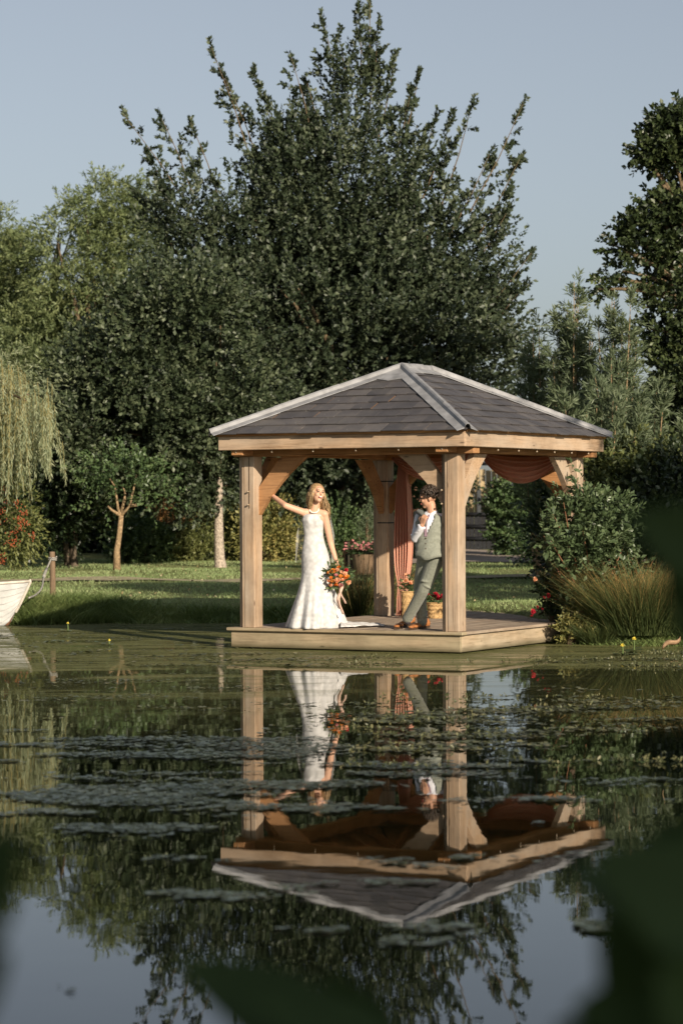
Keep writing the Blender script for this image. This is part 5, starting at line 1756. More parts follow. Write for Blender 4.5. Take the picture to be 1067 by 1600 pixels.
# train lying on the boards
V_, F_ = [], []
nu, nv = 30, 14
for i in range(nu + 1):
    s = i / nu
    for j in range(nv + 1):
        v = j / nv * 2 - 1
        x = PB_(532, 980, 0).x + 0.50 * s
        w = 0.20 * (1 - s) + 0.07
        yv = 29.12 + 0.18 * s + v * w
        z = ZD + 0.008 + 0.035 * (1 - s) * (1 - v * v) + 0.022 * abs(math.sin(s * 9 + v * 3.0)) * (0.4 + 0.6 * (1 - abs(v))) + 0.012 * abs(math.sin(v * 7 + s * 4))
        if s > 0.93: z = ZD + 0.006 + 0.02 * abs(math.sin(v * 6))
        V_.append((x, yv, z))
for i in range(nu):
    for j in range(nv):
        a = i * (nv + 1) + j
        F_.append((a, a + 1, a + nv + 2, a + nv + 1))
o = mesh_np("train", V_, F_, LACE, bride, smooth=True)
o.modifiers.new("t", 'SOLIDIFY').thickness = 0.004

# hair: cap and long waves
bm = bmesh.new()
add_ell(bm, hc + HM @ Vector((0, 0.026, 0.040)), (0.083, 0.092, 0.084), HM, 20, 14)
for sx in (-1, 1):
    add_ell(bm, hc + HM @ Vector((sx * 0.062, 0.012, 0.012)), (0.026, 0.062, 0.075), HM, 14, 10)
    add_capsule(bm, hc + HM @ Vector((sx * 0.066, 0.03, -0.02)), (PB_(511, 806, 0.09) if sx > 0 else PB_(486, 799, 0.10)), 0.036, 0.020, 12)
add_capsule(bm, hc + HM @ Vector((0, 0.07, 0.0)), PB_(499, 806, 0.13), 0.06, 0.05, 12)
for i in range(420):
    sx = -1 if i % 2 else 1
    rx__ = sx * random.uniform(0.004, 0.07); ry__ = random.uniform(-0.06, 0.085)
    r0_ = hc + HM @ Vector((rx__, 0.02 + ry__, 0.040 + 0.084 * math.sqrt(max(0.02, 1 - (rx__ / 0.083) ** 2 - (ry__ / 0.093) ** 2))))
    p1 = hc + HM @ Vector((sx * random.uniform(0.072, 0.092), random.uniform(-0.045, 0.09), random.uniform(-0.05, 0.0)))
    if sx > 0: e = PB_(random.uniform(505, 517), random.uniform(792, 814), random.uniform(0.02, 0.13))
    else: e = PB_(random.uniform(481, 489), random.uniform(790, 808), random.uniform(0.02, 0.14))
    m1 = p1.lerp(e, 0.4) + Vector((0.012 * math.sin(i), 0.01 * math.cos(i * 1.7), 0)); m2 = p1.lerp(e, 0.72) - Vector((0.014 * math.sin(i), 0, 0))
    add_tube(bm, [r0_, p1, m1, m2, e], [0.003, 0.0042, 0.0046, 0.004, 0.0016], 5)
bm_obj("hair", bm, BLOND, bride, smooth=True)
# veil
vm, nt, b = nmat("veil_tulle", 0.8, 0.1)
b.inputs['Base Color'].default_value = (0.85, 0.84, 0.82, 1)
trn = nt.nodes.new("ShaderNodeBsdfTransparent"); mx = nt.nodes.new("ShaderNodeMixShader"); mx.inputs[0].default_value = 0.20
nt.links.new(trn.outputs[0], mx.inputs[1]); nt.links.new(b.outputs[0], mx.inputs[2]); nt.links.new(mx.outputs[0], nt.nodes["Material Output"].inputs[0])
V_, F_ = [], []
nu, nv = 26, 20
for i in range(nu + 1):
    s = i / nu
    y = 761 + 118 * s
    hw = (13 + 17 * min(1, s * 1.6)) ; cx = 495 + (493 - 495) * s - 1.5 * s
    for j in range(nv + 1):
        v = j / nv * 2 - 1
        p = PB_(cx + hw * v, y + 4 * v * v * (1 - s), 0.15 - 0.10 * v * v * (1 - s) + 0.02 * math.sin(v * 14) * s)
        V_.append(tuple(p))
for i in range(nu):
    for j in range(nv):
        a = i * (nv + 1) + j
        F_.append((a, a + 1, a + nv + 2, a + nv + 1))
mesh_np("veil", V_, F_, vm, bride, smooth=True)
bm = bmesh.new()
for k in range(30):
    a = math.pi * 2 * k / 30
    p = PB_(490.8 + 7.2 * math.cos(a), 797.0, 0.015) + Vector((0, 0.078 * math.sin(a), 0.040 * math.sin(a) + 0.010))
    add_ell(bm, p, 0.0085, None, 8, 6)
tag(bm_obj("pearl_necklace", bm, PEARL, bride, smooth=True), kind=None)

# bouquet
bc = PB_(526.5, 903, -0.10)
t = thing("bouquet", "round bouquet of orange, peach and red roses with trailing ribbons in the bride's hand", "bouquet", tuple(bc))
bm = bmesh.new()
for k in range(9):
    a = k * 0.7
    add_tube(bm, [bc + Vector((0.03 * math.cos(a), 0.03 * math.sin(a), 0.0)), PB_(527.5, 886, -0.05), PB_(527, 878, -0.03) + Vector((0.012 * math.cos(a), 0.012 * math.sin(a), 0))], 0.005, 6)
bm_obj("stalks", bm, L_MID, t)
crown("foliage", t, L_MID, [(tuple(bc + Vector((0, 0.02, 0))), (0.115, 0.085, 0.095))], 70, 8, 0.05, 0.022, slen=(0.05, 0.12), gap=0.0, shell=0.6)
fl_ = [(-0.10, 0.06, 'o'), (-0.045, 0.085, 'o'), (0.005, 0.10, 'p'), (0.06, 0.08, 'p'), (-0.075, 0.0, 'o'), (-0.01, 0.035, 'k'), (0.05, 0.02, 'o'), (0.10, 0.05, 'p'), (-0.12, -0.05, 'p'), (-0.05, -0.045, 'o'), (0.01, -0.04, 'p'), (0.075, -0.035, 'p'), (0.125, 0.0, 'o'), (-0.085, -0.10, 'p'), (-0.015, -0.10, 'o'), (0.05, -0.095, 'k'), (0.14, -0.05, 'p'), (0.03, 0.13, 'o'), (0.11, 0.10, 'r')]
for x, z, kk in fl_:
    yv = -0.11 * math.sqrt(max(0.05, 1 - (x / 0.17) ** 2 - (z / 0.16) ** 2))
    x, z = x * 0.88, z * 0.88
    flowers_at(t, [bc + Vector((x, yv, z))], {'o': PET_ORANGE, 'r': PET_RED, 'k': PET_PINK, 'p': PET_PEACH}[kk], random.uniform(0.030, 0.042), 14, "rose", 0.9)
RIB = fabric("ribbon", (0.80, 0.58, 0.46), 0.3)
for dx, ln_ in ((0.035, 0.30), (0.065, 0.24), (0.05, 0.36)):
    V_, F_ = [], []
    for i in range(13):
        s = i / 12
        p = bc + Vector((dx + 0.03 * math.sin(s * 5 + dx * 40), -0.06 + 0.02 * math.cos(s * 6), -0.05 - ln_ * s))
        V_ += [tuple(p + Vector((-0.013, 0.004, 0))), tuple(p + Vector((0.013, -0.004, 0)))]
    for i in range(12): F_.append((2 * i, 2 * i + 1, 2 * i + 3, 2 * i + 2))
    o = mesh_np("ribbon", V_, F_, RIB, t, smooth=True); o.modifiers.new("t", 'SOLIDIFY').thickness = 0.001

# ---------------- groom
PM_ = lambda x, y, d=0.0: P(x + 2.2 * max(0.0, min(1.0, (960 - y) / 90.0)), y, 28.27 + d)
groom = thing("person", "groom with curly hair in a sage waistcoat leaning by the front post, legs crossed", "person", (PM_(648, 984, 0.24).x, 28.72, ZD))
HM2 = rotm(('Z', -97), ('X', 8), ('Y', 4))
hc2 = PM_(667.5, 778.0, 0.0)
bm = bmesh.new()
q2 = head_shapes(bm, hc2, HM2, 1.0, True)
add_capsule(bm, PM_(671, 789, 0.0), PM_(673, 803, 0.0), 0.056, 0.06)
add_ell(bm, PM_(671, 824, 0.0), (0.13, 0.13, 0.16))
RS2, LS2 = PM_(653.5, 808.5, 0.10), PM_(687.5, 810, -0.04)
RE2, RW2 = PM_(647.0, 841, 0.0), PM_(657.0, 821, -0.15)
add_capsule(bm, PM_(672, 806, 0.0), RS2, 0.05, 0.05); add_capsule(bm, PM_(672, 806, 0.0), LS2, 0.05, 0.05)
add_capsule(bm, RS2, RE2, 0.044, 0.038); add_capsule(bm, RE2, RW2, 0.038, 0.028)
hand_shapes(bm, RW2, PM_(660.0, 808, -0.18) - RW2, Vector((0.6, 0.6, 0.1)), 1, 1.0, 1.15)
LE2, LW2 = PM_(692, 847, 0.08), PM_(687, 870, 0.13)
add_capsule(bm, LS2, LE2, 0.044, 0.038); add_capsule(bm, LE2, LW2, 0.038, 0.028)
hand_shapes(bm, LW2, PM_(682.5, 885, 0.13) - LW2, Vector((-0.8, 0.2, 0)), -1, 1.0, 0.6)
LH, LK, LA = PM_(680, 870, 0.0), PM_(660.5, 921, 0.14), PM_(636.5, 966, 0.40)
RH, RK, RA = PM_(663, 870, 0.11), PM_(654.5, 918, 0.30), PM_(659.5, 970, 0.45)
for a, b, c in ((LH, LK, LA), (RH, RK, RA)):
    add_capsule(bm, a, b, 0.07, 0.05); add_capsule(bm, b, c, 0.048, 0.036)
add_ell(bm, PM_(671.5, 862, 0.05), (0.14, 0.11, 0.12))
body_obj("body", bm, SKINM, groom, 0.006, 5)
face_parts(groom, q2, HM2, 1.0, False)
# trousers
bm = bmesh.new()
for a, b, c in ((LH, LK, LA), (RH, RK, RA)):
    add_capsule(bm, a, b, 0.098, 0.071); add_capsule(bm, b, b.lerp(c, 0.5), 0.071, 0.064); add_capsule(bm, b.lerp(c, 0.5), c, 0.064, 0.060)
    # creases
    for s in (0.12, 0.25, 0.75, 0.9):
        p = a.lerp(b, s); add_ell(bm, p + Vector((random.uniform(-0.02, 0.02), -0.05, 0)), (0.06, 0.045, 0.018), rotm(('Y', random.uniform(-40, 40))), 10, 8)
    for s in (0.15, 0.5, 0.85, 0.97):
        p = b.lerp(c, s); add_ell(bm, p + Vector((random.uniform(-0.02, 0.02), -0.03, 0)), (0.052, 0.042, 0.015), rotm(('Y', random.uniform(-35, 35))), 10, 8)
add_ell(bm, PM_(671.5, 862, 0.05), (0.165, 0.135, 0.13)); add_ell(bm, PM_(671, 846, 0.03), (0.150, 0.125, 0.10))
body_obj("trousers", bm, TWEED, groom, 0.008, 4)
# shirt
bm = bmesh.new()
add_ell(bm, PM_(671, 824, 0.0), (0.140, 0.135, 0.17)); add_capsule(bm, PM_(672, 808, 0.0), RS2, 0.055, 0.058); add_capsule(bm, PM_(672, 808, 0.0), LS2, 0.055, 0.058)
add_capsule(bm, RS2, RE2, 0.060, 0.053); add_capsule(bm, RE2, RE2.lerp(RW2, 0.88), 0.052, 0.041)
add_capsule(bm, LS2, LE2, 0.060, 0.052); add_capsule(bm, LE2, LE2.lerp(LW2, 0.9), 0.050, 0.040)
for A_, B_ in ((RS2, RE2), (RE2, RW2), (LS2, LE2), (LE2, LW2)):
    for s in (0.2, 0.45, 0.7, 0.88):
        add_ell(bm, A_.lerp(B_, s) + Vector(RNG.normal(0, 0.008, 3)), (0.058, 0.052, 0.016), rotm(('Y', random.uniform(-50, 50))), 10, 8)
body_obj("shirt", bm, SHIRT, groom, 0.007, 3)
# collar points
nrmv = Vector((-0.42, -0.907, 0)).normalized(); rgt = Vector((0.907, -0.42, 0))
nb_ = PM_(672.5, 801, 0.0)
bm = bmesh.new()
prof_ = []
for k in range(25):
    a = math.pi * 2 * k / 24
    dv = nrmv * math.cos(a) + rgt * math.sin(a)
    prof_.append((bm.verts.new(nb_ + dv * 0.066 + Vector((0, 0, -0.020 - 0.045 * max(0, math.cos(a)) ** 6))), bm.verts.new(nb_ + dv * 0.063 + Vector((0, 0, 0.022 - 0.03 * max(0, math.cos(a)) ** 4)))))
for k in range(24): bm.faces.new((prof_[k][0], prof_[k + 1][0], prof_[k + 1][1], prof_[k][1]))
for sg in (-1, 1):
    b0 = nb_ + nrmv * 0.066 + rgt * 0.012 * sg
    vs = [bm.verts.new(b0 + Vector((0, 0, -0.005)) + nrmv * 0.006), bm.verts.new(b0 + rgt * 0.045 * sg - nrmv * 0.012 + Vector((0, 0, 0.012))), bm.verts.new(b0 + rgt * 0.050 * sg + nrmv * 0.012 + Vector((0, 0, -0.055)))]
    bm.faces.new(vs)
o = bm_obj("collar", bm, SHIRT, groom); o.modifiers.new("t", 'SOLIDIFY').thickness = 0.003
# waistcoat: shell open in a V at the front
V_, F_ = [], []
nz, na = 26, 72
cen = [(803, 672.5, 0.085, 0.075), (808, 672, 0.150, 0.105), (816, 671.5, 0.172, 0.128), (826, 671, 0.176, 0.140), (838, 670.5, 0.170, 0.136), (850, 670.5, 0.166, 0.135), (862, 671, 0.174, 0.142), (872, 671.5, 0.180, 0.148)]
cy_ = [c_[0] for c_ in cen]
for i in range(nz + 1):
    y = 803 + (870 - 803) * i / nz
    cx = np.interp(y, cy_, [c_[1] for c_ in cen]); wa = np.interp(y, cy_, [c_[2] for c_ in cen]); wb = np.interp(y, cy_, [c_[3] for c_ in cen])
    c = PM_(cx, y, 0.0)
    for k in range(na):
        a = 2 * math.pi * k / na
        fx, fr_ = math.cos(a), math.sin(a)
        wr = 0.004 * math.sin(y * 0.55 + 3 * math.sin(a * 2)) + 0.003 * math.sin(9 * a + y * 0.2)
        V_.append(tuple(c + nrmv * (wb + wr) * fx + rgt * (wa + wr) * fr_ + Vector((0, 0, -0.035 * max(0, fx) ** 8 * (1 if i == nz else 0)))))
for i in range(nz):
    y = 803 + (870 - 803) * (i + 0.5) / nz
    for k in range(na):
        a = 2 * math.pi * (k + 0.5) / na
        aa = (a + math.pi) % (2 * math.pi) - math.pi
        vhalf = max(0.0, (838 - y) / 35.0) * 0.62
        if abs(aa) < vhalf: continue
        if 805 < y < 822 and abs(abs(aa) - 1.57) < 0.42 * (1 - abs(y - 812) / 12): continue
        F_.append((i * na + k, i * na + (k + 1) % na, (i + 1) * na + (k + 1) % na, (i + 1) * na + k))
o = mesh_np("waistcoat", V_, F_, TWEED, groom, smooth=True)
o.modifiers.new("t", 'SOLIDIFY').thickness = 0.006
for y in (841, 849, 857):
    c = PM_(np.interp(y, cy_, [c_[1] for c_ in cen]), y, 0.0) + nrmv * (np.interp(y, cy_, [c_[3] for c_ in cen]) + 0.006)
    bm = bmesh.new(); add_ell(bm, c, 0.008, None, 8, 6); bm_obj("button", bm, SOLE, groom)
# tie
bm = bmesh.new()
tp = [nb_ + nrmv * 0.075 + Vector((0, 0, -0.02)), PM_(671.5, 815, 0.0) + nrmv * 0.142, PM_(671, 828, 0.0) + nrmv * 0.150, PM_(671, 838, 0.0) + nrmv * 0.146]
for i in range(3):
    w0, w1 = (0.012, 0.012, 0.014, 0.016)[i], (0.012, 0.012, 0.014, 0.016)[i + 1]
    add_prism(bm, [tp[i] - rgt * w0, tp[i] + rgt * w0, tp[i + 1] + rgt * w1, tp[i + 1] - rgt * w1], nrmv * 0.006)
bm_obj("tie", bm, plain("tie_mauve", (0.30, 0.20, 0.24), 0.6), groom)
# hair
bm = bmesh.new()
add_ell(bm, hc2 + HM2 @ Vector((0, 0.030, 0.048)), (0.086, 0.095, 0.082), HM2, 20, 14)
for i in range(420):
    d = Vector(unit(RNG.normal(0, 1, 3)))
    if d.z < -0.35: d.z = -d.z
    p = Vector((d.x * 0.084, 0.028 + d.y * 0.096, 0.045 + d.z * 0.082))
    if p.y < -0.02 and p.z < 0.055: continue
    if p.z < 0.0 and p.y < 0.03: continue
    w = hc2 + HM2 @ p; dv = HM2 @ d
    tn = dv.cross(Vector(RNG.normal(0, 1, 3))).normalized()
    add_tube(bm, [w, w + dv * 0.014 + tn * 0.006, w + dv * 0.020 + tn * 0.020, w + dv * 0.010 + tn * 0.034], [0.007, 0.0075, 0.006, 0.002], 6)
bm_obj("hair", bm, BRUN, groom, smooth=True)
# glasses
bm = bmesh.new()
for sx in (-1, 1):
    add_tube(bm, [q2(sx * 0.033 + 0.024 * math.cos(a), -0.100, 0.010 + 0.019 * math.sin(a)) for a in np.linspace(0, 6.28, 17)], 0.0032, 6)
    add_tube(bm, [q2(sx * 0.057, -0.098, 0.016), q2(sx * 0.078, -0.04, 0.014), q2(sx * 0.082, 0.012, 0.006)], 0.0032, 6)
add_tube(bm, [q2(-0.010, -0.101, 0.014), q2(0.010, -0.101, 0.014)], 0.003, 6)
bm_obj("glasses", bm, plain("glasses_dark", (0.02, 0.014, 0.012), 0.3, 0.5), groom)
# shoes
def shoe(heel, toe, label=None):
    heel, toe = Vector(heel), Vector(toe)
    d = toe - heel; d.z = 0; ln_ = d.length; d.normalize(); sdv = Vector((-d.y, d.x, 0))
    bm = bmesh.new()
    z0 = ZD + 0.022
    for s, w, h in ((0.05, 0.034, 0.060), (0.2, 0.036, 0.062), (0.4, 0.038, 0.050), (0.6, 0.042, 0.036), (0.8, 0.042, 0.028), (0.95, 0.032, 0.022)):
        p = heel + d * ln_ * s; p.z = z0 + h * 0.5
        add_ell(bm, p, (0.055, w * 1.15, h * 0.78), Matrix(((d.x, sdv.x, 0), (d.y, sdv.y, 0), (0, 0, 1))), 14, 10)
    add_capsule(bm, Vector((heel.x, heel.y, z0 + 0.03)) + d * 0.05, Vector((heel.x, heel.y, z0 + 0.055)) + d * 0.045, 0.040, 0.036)
    sh = body_obj("shoe", bm, SHOE, groom, 0.006, 4)
    bm = bmesh.new()
    out = [(-0.01, 0.028), (0.06, 0.034), (0.4, 0.036), (0.7, 0.045), (0.9, 0.036), (1.02, 0.014)]
    pl = [heel + d * ln_ * s + sdv * w for s, w in out] + [heel + d * ln_ * s - sdv * w for s, w in out[::-1]]
    add_prism(bm, [Vector((p.x, p.y, ZD + 0.002)) for p in pl], Vector((0, 0, 0.02)))
    bm_obj("sole", bm, SOLE, sh)


onD = lambda x, y: onz(x, y, ZD)
shoe(onD(645, 974.5), onD(618, 983.5))
shoe(onD(668, 980.5), onD(641, 984.5))
for c in (LA, RA):
    bm = bmesh.new(); add_capsule(bm, c, Vector((c.x, c.y, ZD + 0.09)), 0.042, 0.04); bm_obj("sock", bm, plain("sock", (0.05, 0.045, 0.05), 0.8), groom)

# jacket slung over the shoulder
jk = thing("jacket", "dark jacket the groom holds slung over his right shoulder", "jacket", tuple(RS2))
bm = bmesh.new()
fist = PM_(660.5, 812, -0.15)
pts = [fist + Vector((0, 0, -0.05)), fist + Vector((-0.01, 0.03, 0.05)), RS2 + Vector((0.0, -0.02, 0.075)), RS2 + Vector((0.01, 0.12, 0.06)), RS2 + Vector((0.07, 0.19, -0.10)), RS2 + Vector((0.11, 0.20, -0.30)), RS2 + Vector((0.13, 0.20, -0.46))]
wid = [0.012, 0.014, 0.022, 0.045, 0.10, 0.12, 0.13]
for i in range(6):
    for s in (-1, -0.5, 0, 0.5, 1):
        off = lambda k: Vector((wid[k] * s, 0.012 * math.sin(5 * s + k), -0.015 * abs(s)))
        add_capsule(bm, pts[i] + off(i), pts[i + 1] + off(i + 1), 0.012 + 0.018 * min(1, i / 3), 0.012 + 0.018 * min(1, (i + 1) / 3), 8)
me_o = body_obj("cloth", bm, TWEEDD, jk, 0.009, 3)

# ------------------------------------------------------------------ floating plants
def raft_noise(p):
    """streaky field of rafts in world metres"""
    q = np.stack([p[:, 0] * 1.1, p[:, 1] * 1.9, 0 * p[:, 0]], 1)
    return noise3(q, 41, 1.0) * 0.50 + noise3(q * 3.1, 42, 1.0) * 0.42 + noise3(q * 9.0, 43, 1.0) * 0.34


def pads(name, bands, mat, label, rmin, rmax, tilt, zz=0.004, sides=6):
    """small floating leaves; bands: pixel box (x0, x1, y0, y1), tries, threshold"""
    PX, PY = [], []
    for (x0, x1, y0, y1, n, th) in bands:
        xx, yy2 = RNG.uniform(x0, x1, n), RNG.uniform(y0, y1, n)
        pts = np.array([tuple(onz(a, b, 0.0)) for a, b in zip(xx, yy2)])
        # soften the box's rim
        ex = np.minimum(np.minimum(xx - x0, x1 - xx) / (0.22 * (x1 - x0) + 1), np.minimum(yy2 - y0, y1 - yy2) / (0.3 * (y1 - y0) + 1))
        ok = raft_noise(pts) > th + 0.55 * np.clip(1 - ex, 0, 1) + RNG.normal(0, 0.07, n)
        PX.append(pts[ok])
    pts = np.concatenate(PX)
    m = len(pts)
    r = RNG.uniform(rmin, rmax, m) * (0.55 + 0.45 * RNG.random(m))
    tx, ty = RNG.normal(0, tilt, m), RNG.normal(0, tilt, m)
    st = RNG.random(m) * 6.28; el_ = RNG.uniform(0.45, 1.0, m)
    z = zz + RNG.random(m) * 0.008 + r * (np.abs(tx) + np.abs(ty)) * 0.7
    V_ = [np.stack([pts[:, 0], pts[:, 1], z - 0.002], 1)]
    for k in range(sides + 1):
        b = 0.25 + (6.283 - 0.5) * k / sides
        lx, ly = r * math.cos(b), r * math.sin(b) * el_
        wx, wy = lx * np.cos(st) - ly * np.sin(st), lx * np.sin(st) + ly * np.cos(st)
        V_.append(np.stack([pts[:, 0] + wx, pts[:, 1] + wy, z + wx * tx + wy * ty], 1))
    V_ = np.stack(V_, 1).reshape(-1, 3)
    i = np.arange(m)[:, None] * (sides + 2)
    F_ = np.concatenate([i + np.array([[0, 1 + k, 2 + k]]) for k in range(sides)], 1).reshape(-1, 3)
    o = mesh_np(name, V_, F_, mat)
    return tag(o, label, kind='stuff')


WEED = leaf_mat("pondweed", [(0.035, 0.05, 0.026), (0.065, 0.085, 0.045), (0.11, 0.12, 0.06)], 0.28, 0.05, 0.6, 2)
WEEDY = leaf_mat("pondweed_sunlit", [(0.05, 0.062, 0.026), (0.09, 0.098, 0.044), (0.20, 0.18, 0.085)], 0.4, 0.1, 0.4, 2)
P1 = [(-40, 580, 1140, 1195, 13000, -0.06), (-40, 660, 1205, 1285, 16000, 0.02), (60, 340, 1280, 1310, 1400, 0.12), (200, 400, 1316, 1352, 1400, 0.04), (200, 560, 1375, 1420, 2600, 0.16), (400, 560, 1410, 1475, 1600, 0.20), (0, 140, 1480, 1600, 700, 0.42),
      (500, 880, 1178, 1228, 7500, -0.04), (800, 1090, 1195, 1265, 4500, 0.10), (600, 900, 1225, 1300, 2200, 0.24), (560, 760, 1335, 1385, 2000, 0.08), (560, 760, 1400, 1500, 1500, 0.34), (900, 1000, 1440, 1462, 500, 0.05), (700, 1060, 1270, 1420, 1500, 0.40), (-20, 1080, 1180, 1420, 5200, 0.46), (100, 900, 1400, 1600, 500, 0.42)]
pads("pondweed", P1, WEED, "bluish rafts of floating pondweed on the dark open water", 0.010, 0.036, 0.045)
P2 = [(540, 960, 1085, 1205, 17000, 0.16), (820, 1110, 1068, 1170, 9000, 0.18), (420, 700, 1095, 1135, 3500, 0.10), (700, 1100, 1019, 1046, 4000, 0.18), (-20, 420, 982, 1046, 9000, 0.16), (300, 760, 1020, 1050, 5000, 0.16), (-20, 560, 1035, 1140, 9000, 0.30)]
pads("floating_weed", P2, WEEDY, "sunlit green and yellow floating weed near the deck", 0.012, 0.040, 0.12)
# bits standing up out of the weed
sbv, sdv, slv = [], [], []
for _ in range(6500):
    y = random.choice((random.uniform(1085, 1200), random.uniform(1018, 1044)))
    c = onz(random.uniform(540, 1090), y, 0)
    if c.y > 28.2 or raft_noise(np.array([tuple(c)]))[0] < 0.34: continue
    sbv.append(tuple(c)); sdv.append((random.gauss(0, 0.8), random.gauss(0, 0.8), 0.5)); slv.append(random.uniform(0.015, 0.045))
Vl, Fl = leaf_arrays(np.array(sbv), unit(np.array(sdv)), np.array(slv), 3, 0.032, 0.016, 0.8)
tag(mesh_np("emergent_weed", Vl, Fl, WEEDY), "small leaves poking up out of the floating weed", kind='stuff')


def lily(x, y, label, flower=True, stalk=0.12, npad=2, brown=False):
    c = onz(x, y, 0)
    t = thing("water_lily", label, "water lily", tuple(c), 0, "yellow water lilies")
    bm = bmesh.new()
    for i in range(npad):
        dx, dy = random.uniform(-0.12, 0.12) * (1 if i else 0), random.uniform(-0.1, 0.2) * (1 if i else 0)
        r = random.uniform(0.07, 0.10)
        st = random.uniform(0, 6.28); tx = random.gauss(0, 0.12)
        z = 0.012 + r * abs(tx)
        cv = bm.verts.new((c.x + dx, c.y + dy, z))
        rim = []
        for k in range(17):
            b = st + 0.2 + (6.283 - 0.4) * k / 16
            rim.append(bm.verts.new((c.x + dx + r * math.cos(b), c.y + dy + r * math.sin(b), z + r * math.cos(b) * tx + 0.004 * math.sin(3 * b))))
        for k in range(16): bm.faces.new((cv, rim[k], rim[k + 1]))
    bm_obj("pads", bm, LILY, t)
    if flower:
        bm = bmesh.new(); add_tube(bm, [c + Vector((0.02, 0, -0.05)), c + Vector((0.025, 0, stalk * 0.6)), c + Vector((0.02, 0, stalk))], 0.008, 6); bm_obj("stalk", bm, L_BANK, t)
        flowers_at(t, [c + Vector((0.02, 0, stalk + 0.008))], PET_YEL, 0.024, 10, "flower", 1.0)
    return t


for a in ((969, 1024, "yellow water lily standing up right of the deck, nearer the rushes", True, 0.10, 3), (987, 1020, "yellow water lily with two buds beside the folded tan leaf", True, 0.14, 3), (104, 987, "yellow water lily below the mooring post near the left bank", True, 0.10, 1), (168, 1008, "pale yellow water lily bud on the film below the forked tree", True, 0.05, 2), (78, 1004, "broad lily pad tilted out of the water at the left", False, 0, 2), (5, 995, "dark upturned lily pads at the left edge near the boat", False, 0, 3)):
    lily(*a)
# folded pale leaf by the rushes
t = thing("dead_leaf", "curled tan dead leaf lying on the weed below the rushes", "leaf", tuple(onz(1050, 1022, 0)))
c = onz(1050, 1018, 0)
V_, F_ = [], []
for i in range(9):
    for j in range(5):
        s, v = i / 8, j / 4 * 2 - 1
        w = 0.07 * math.sin(math.pi * min(1, 0.12 + s * 0.85))
        V_.append((c.x - 0.11 + 0.2 * s, c.y + v * w, 0.02 + 0.10 * s + 0.05 * v * v + 0.02 * math.sin(6 * s)))
for i in range(8):
    for j in range(4):
        F_.append((i * 5 + j, i * 5 + j + 1, i * 5 + j + 6, i * 5 + j + 5))
o = mesh_np("blade", V_, F_, plain("dead_leaf_tan", (0.42, 0.27, 0.16), 0.7, 0.2, 0.25, 20), t, smooth=True)
o.modifiers.new("t", 'SOLIDIFY').thickness = 0.003

# ------------------------------------------------------------------ foreground leaves
def broad_leaf(parent, base, tip, width, nd, mat, cup=0.15, curl=0.1):
    base, tip = Vector(base), Vector(tip)
    d = tip - base; ln_ = d.length; d.normalize()
    nd = Vector(nd); nd = (nd - d * nd.dot(d)).normalized(); sd2 = d.cross(nd)
    V_, F_ = [], []
    nu, nv = 12, 6
    for i in range(nu + 1):
        s = i / nu
        w = width * 0.5 * (math.sin(math.pi * s ** 0.75) ** 0.85 if 0 < s < 1 else 0.02)
        for j in range(nv + 1):
            v = j / nv * 2 - 1
            V_.append(tuple(base + d * ln_ * s + sd2 * w * v + nd * (cup * w * v * v - curl * ln_ * s * s)))
    m = nv + 1
    for i in range(nu):
        for j in range(nv):
            a = i * m + j
            F_.append((a, a + 1, a + m + 1, a + m))
    o = mesh_np("leaf", V_, F_, mat, parent, smooth=True)
    o.modifiers.new("t", 'SOLIDIFY').thickness = 0.0006
    return o


def fore_plant(label, root_xy, leaves, brown=()):
    z0 = 0.27
    r = Vector((root_xy[0], root_xy[1], z0))
    t = thing("bankside_plant", label, "plant", tuple(r))
    for i, (bx_, by_, tx, ty, Y, w, nd) in enumerate(leaves):
        Y *= 1.55
        b, tp = P(bx_, by_, Y), P(tx, ty, Y - 0.03)
        broad_leaf(t, b, tp, w * 1.55, nd, L_FORE)
        bm = bmesh.new()
        add_tube(bm, [r + Vector((random.uniform(-0.02, 0.02), 0, -0.05)), r.lerp(b, 0.5) + Vector((0, 0.03, -0.02)), b], [0.006, 0.005, 0.0025], 6)
        bm_obj("stem", bm, L_FORE, t)
    return t


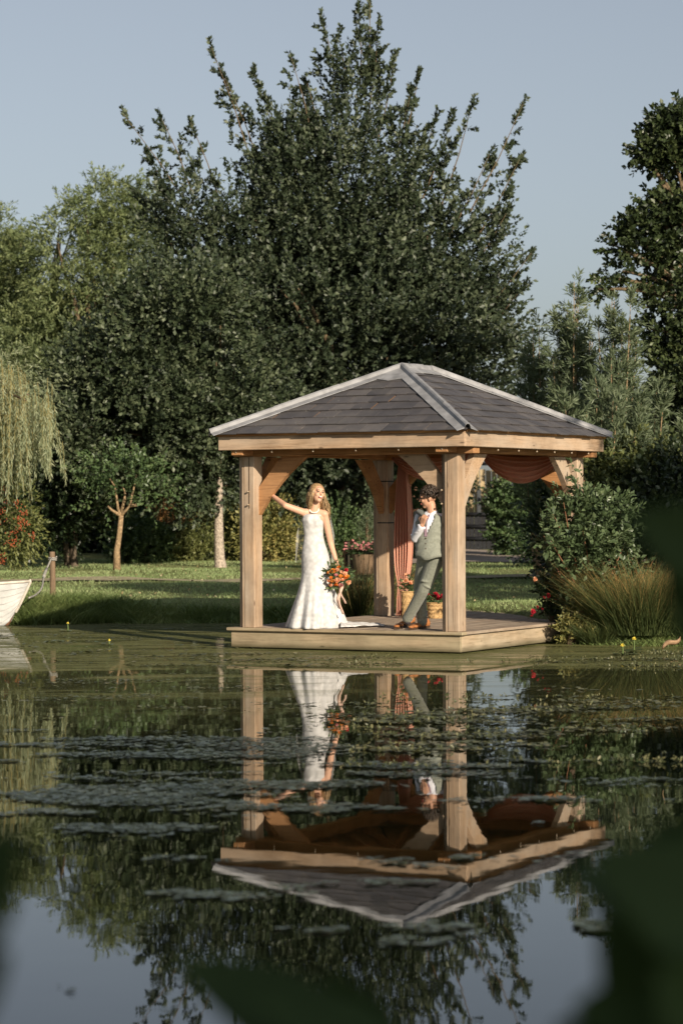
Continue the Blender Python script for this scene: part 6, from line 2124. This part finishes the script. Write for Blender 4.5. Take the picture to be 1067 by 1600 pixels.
fore_plant("blurred dark broad leaves of a plant close to the camera, bottom right", (0.38, 2.05), [
    (1155, 1560, 905, 1335, 1.35, 0.085, (0, -0.5, 1)), (1165, 1480, 940, 1325, 1.30, 0.07, (0.2, -0.8, 0.5)), (1175, 1420, 1025, 1290, 1.42, 0.07, (0, -1, 0.3)), (1175, 1640, 905, 1560, 1.30, 0.075, (0, -0.8, 0.7)), (1125, 1720, 955, 1500, 1.38, 0.085, (-0.2, -1, 0.3)), (1205, 1540, 1010, 1410, 1.33, 0.10, (0, -1, 0.2)), (1225, 1660, 1035, 1520, 1.27, 0.09, (0.1, -1, 0.2)), (1045, 1700, 875, 1600, 1.34, 0.05, (0, -1, 0.5)), (1185, 1500, 965, 1390, 1.36, 0.10, (0, -1, 0.1)), (1175, 1380, 1035, 1330, 1.40, 0.07, (0, -1, 0.3)), (1165, 1620, 945, 1440, 1.31, 0.10, (0, -1, 0.1)), (1225, 1720, 985, 1590, 1.36, 0.11, (0, -1, 0.2))])
fore_plant("blurred green leaf of a plant close to the camera, right edge above the rushes", (0.52, 2.3), [
    (1180, 900, 990, 800, 1.50, 0.055, (0, -1, 0.25)), (1150, 1010, 1045, 880, 1.52, 0.05, (0.2, -1, 0.1))])
fore_plant("blurred broad leaves of a plant close to the camera, bottom centre", (0.04, 2.35), [
    (560, 1660, 285, 1485, 1.50, 0.06, (0, -0.7, 0.8)), (640, 1660, 400, 1545, 1.46, 0.05, (0, -0.6, 0.9)), (600, 1700, 520, 1520, 1.55, 0.05, (0, -1, 0.3))])
fore_plant("blurred green leaves of a plant close to the camera at the left edge", (-0.42, 1.9), [
    (-120, 1500, 22, 1300, 1.20, 0.05, (0, -1, 0.2)), (-150, 1440, 20, 1405, 1.17, 0.045, (0.1, -1, 0.2)), (-130, 1600, 5, 1490, 1.2, 0.045, (0, -1, 0.3))])

# unseen thicket added behind the camera to keep the near leaves in shade
tree("shade_thicket", "dense low thorn tree added unseen behind the camera to shade the near leaves", "tree", (2.6, -5.0), 0.12, 1.8, BARK, L_DARK, [((3.0, -5.0, 3.6), (3.0, 2.0, 3.1), 1), ((1.2, -5.4, 2.6), (2.2, 1.4, 2.3), 1)], 4200, 14, 0.2, 0.13, nlimb=8, gap=0.05, shell=0.3)

tree("lime_tree", "broad leafy tree on the pond's right bank outside the picture, shading the lawn", "tree", (10.8, 22.0), 0.2, 5.6, BARK, L_MID, [((10.8, 22.0, 7.3), (3.6, 1.6, 1.35), 1), ((7.9, 21.8, 7.8), (1.6, 1.0, 0.8), 1), ((13.6, 22.4, 7.6), (2.2, 1.4, 1.1), 1)], 2000, 12, 0.15, 0.1, nlimb=10, gap=0.2, shell=0.3)
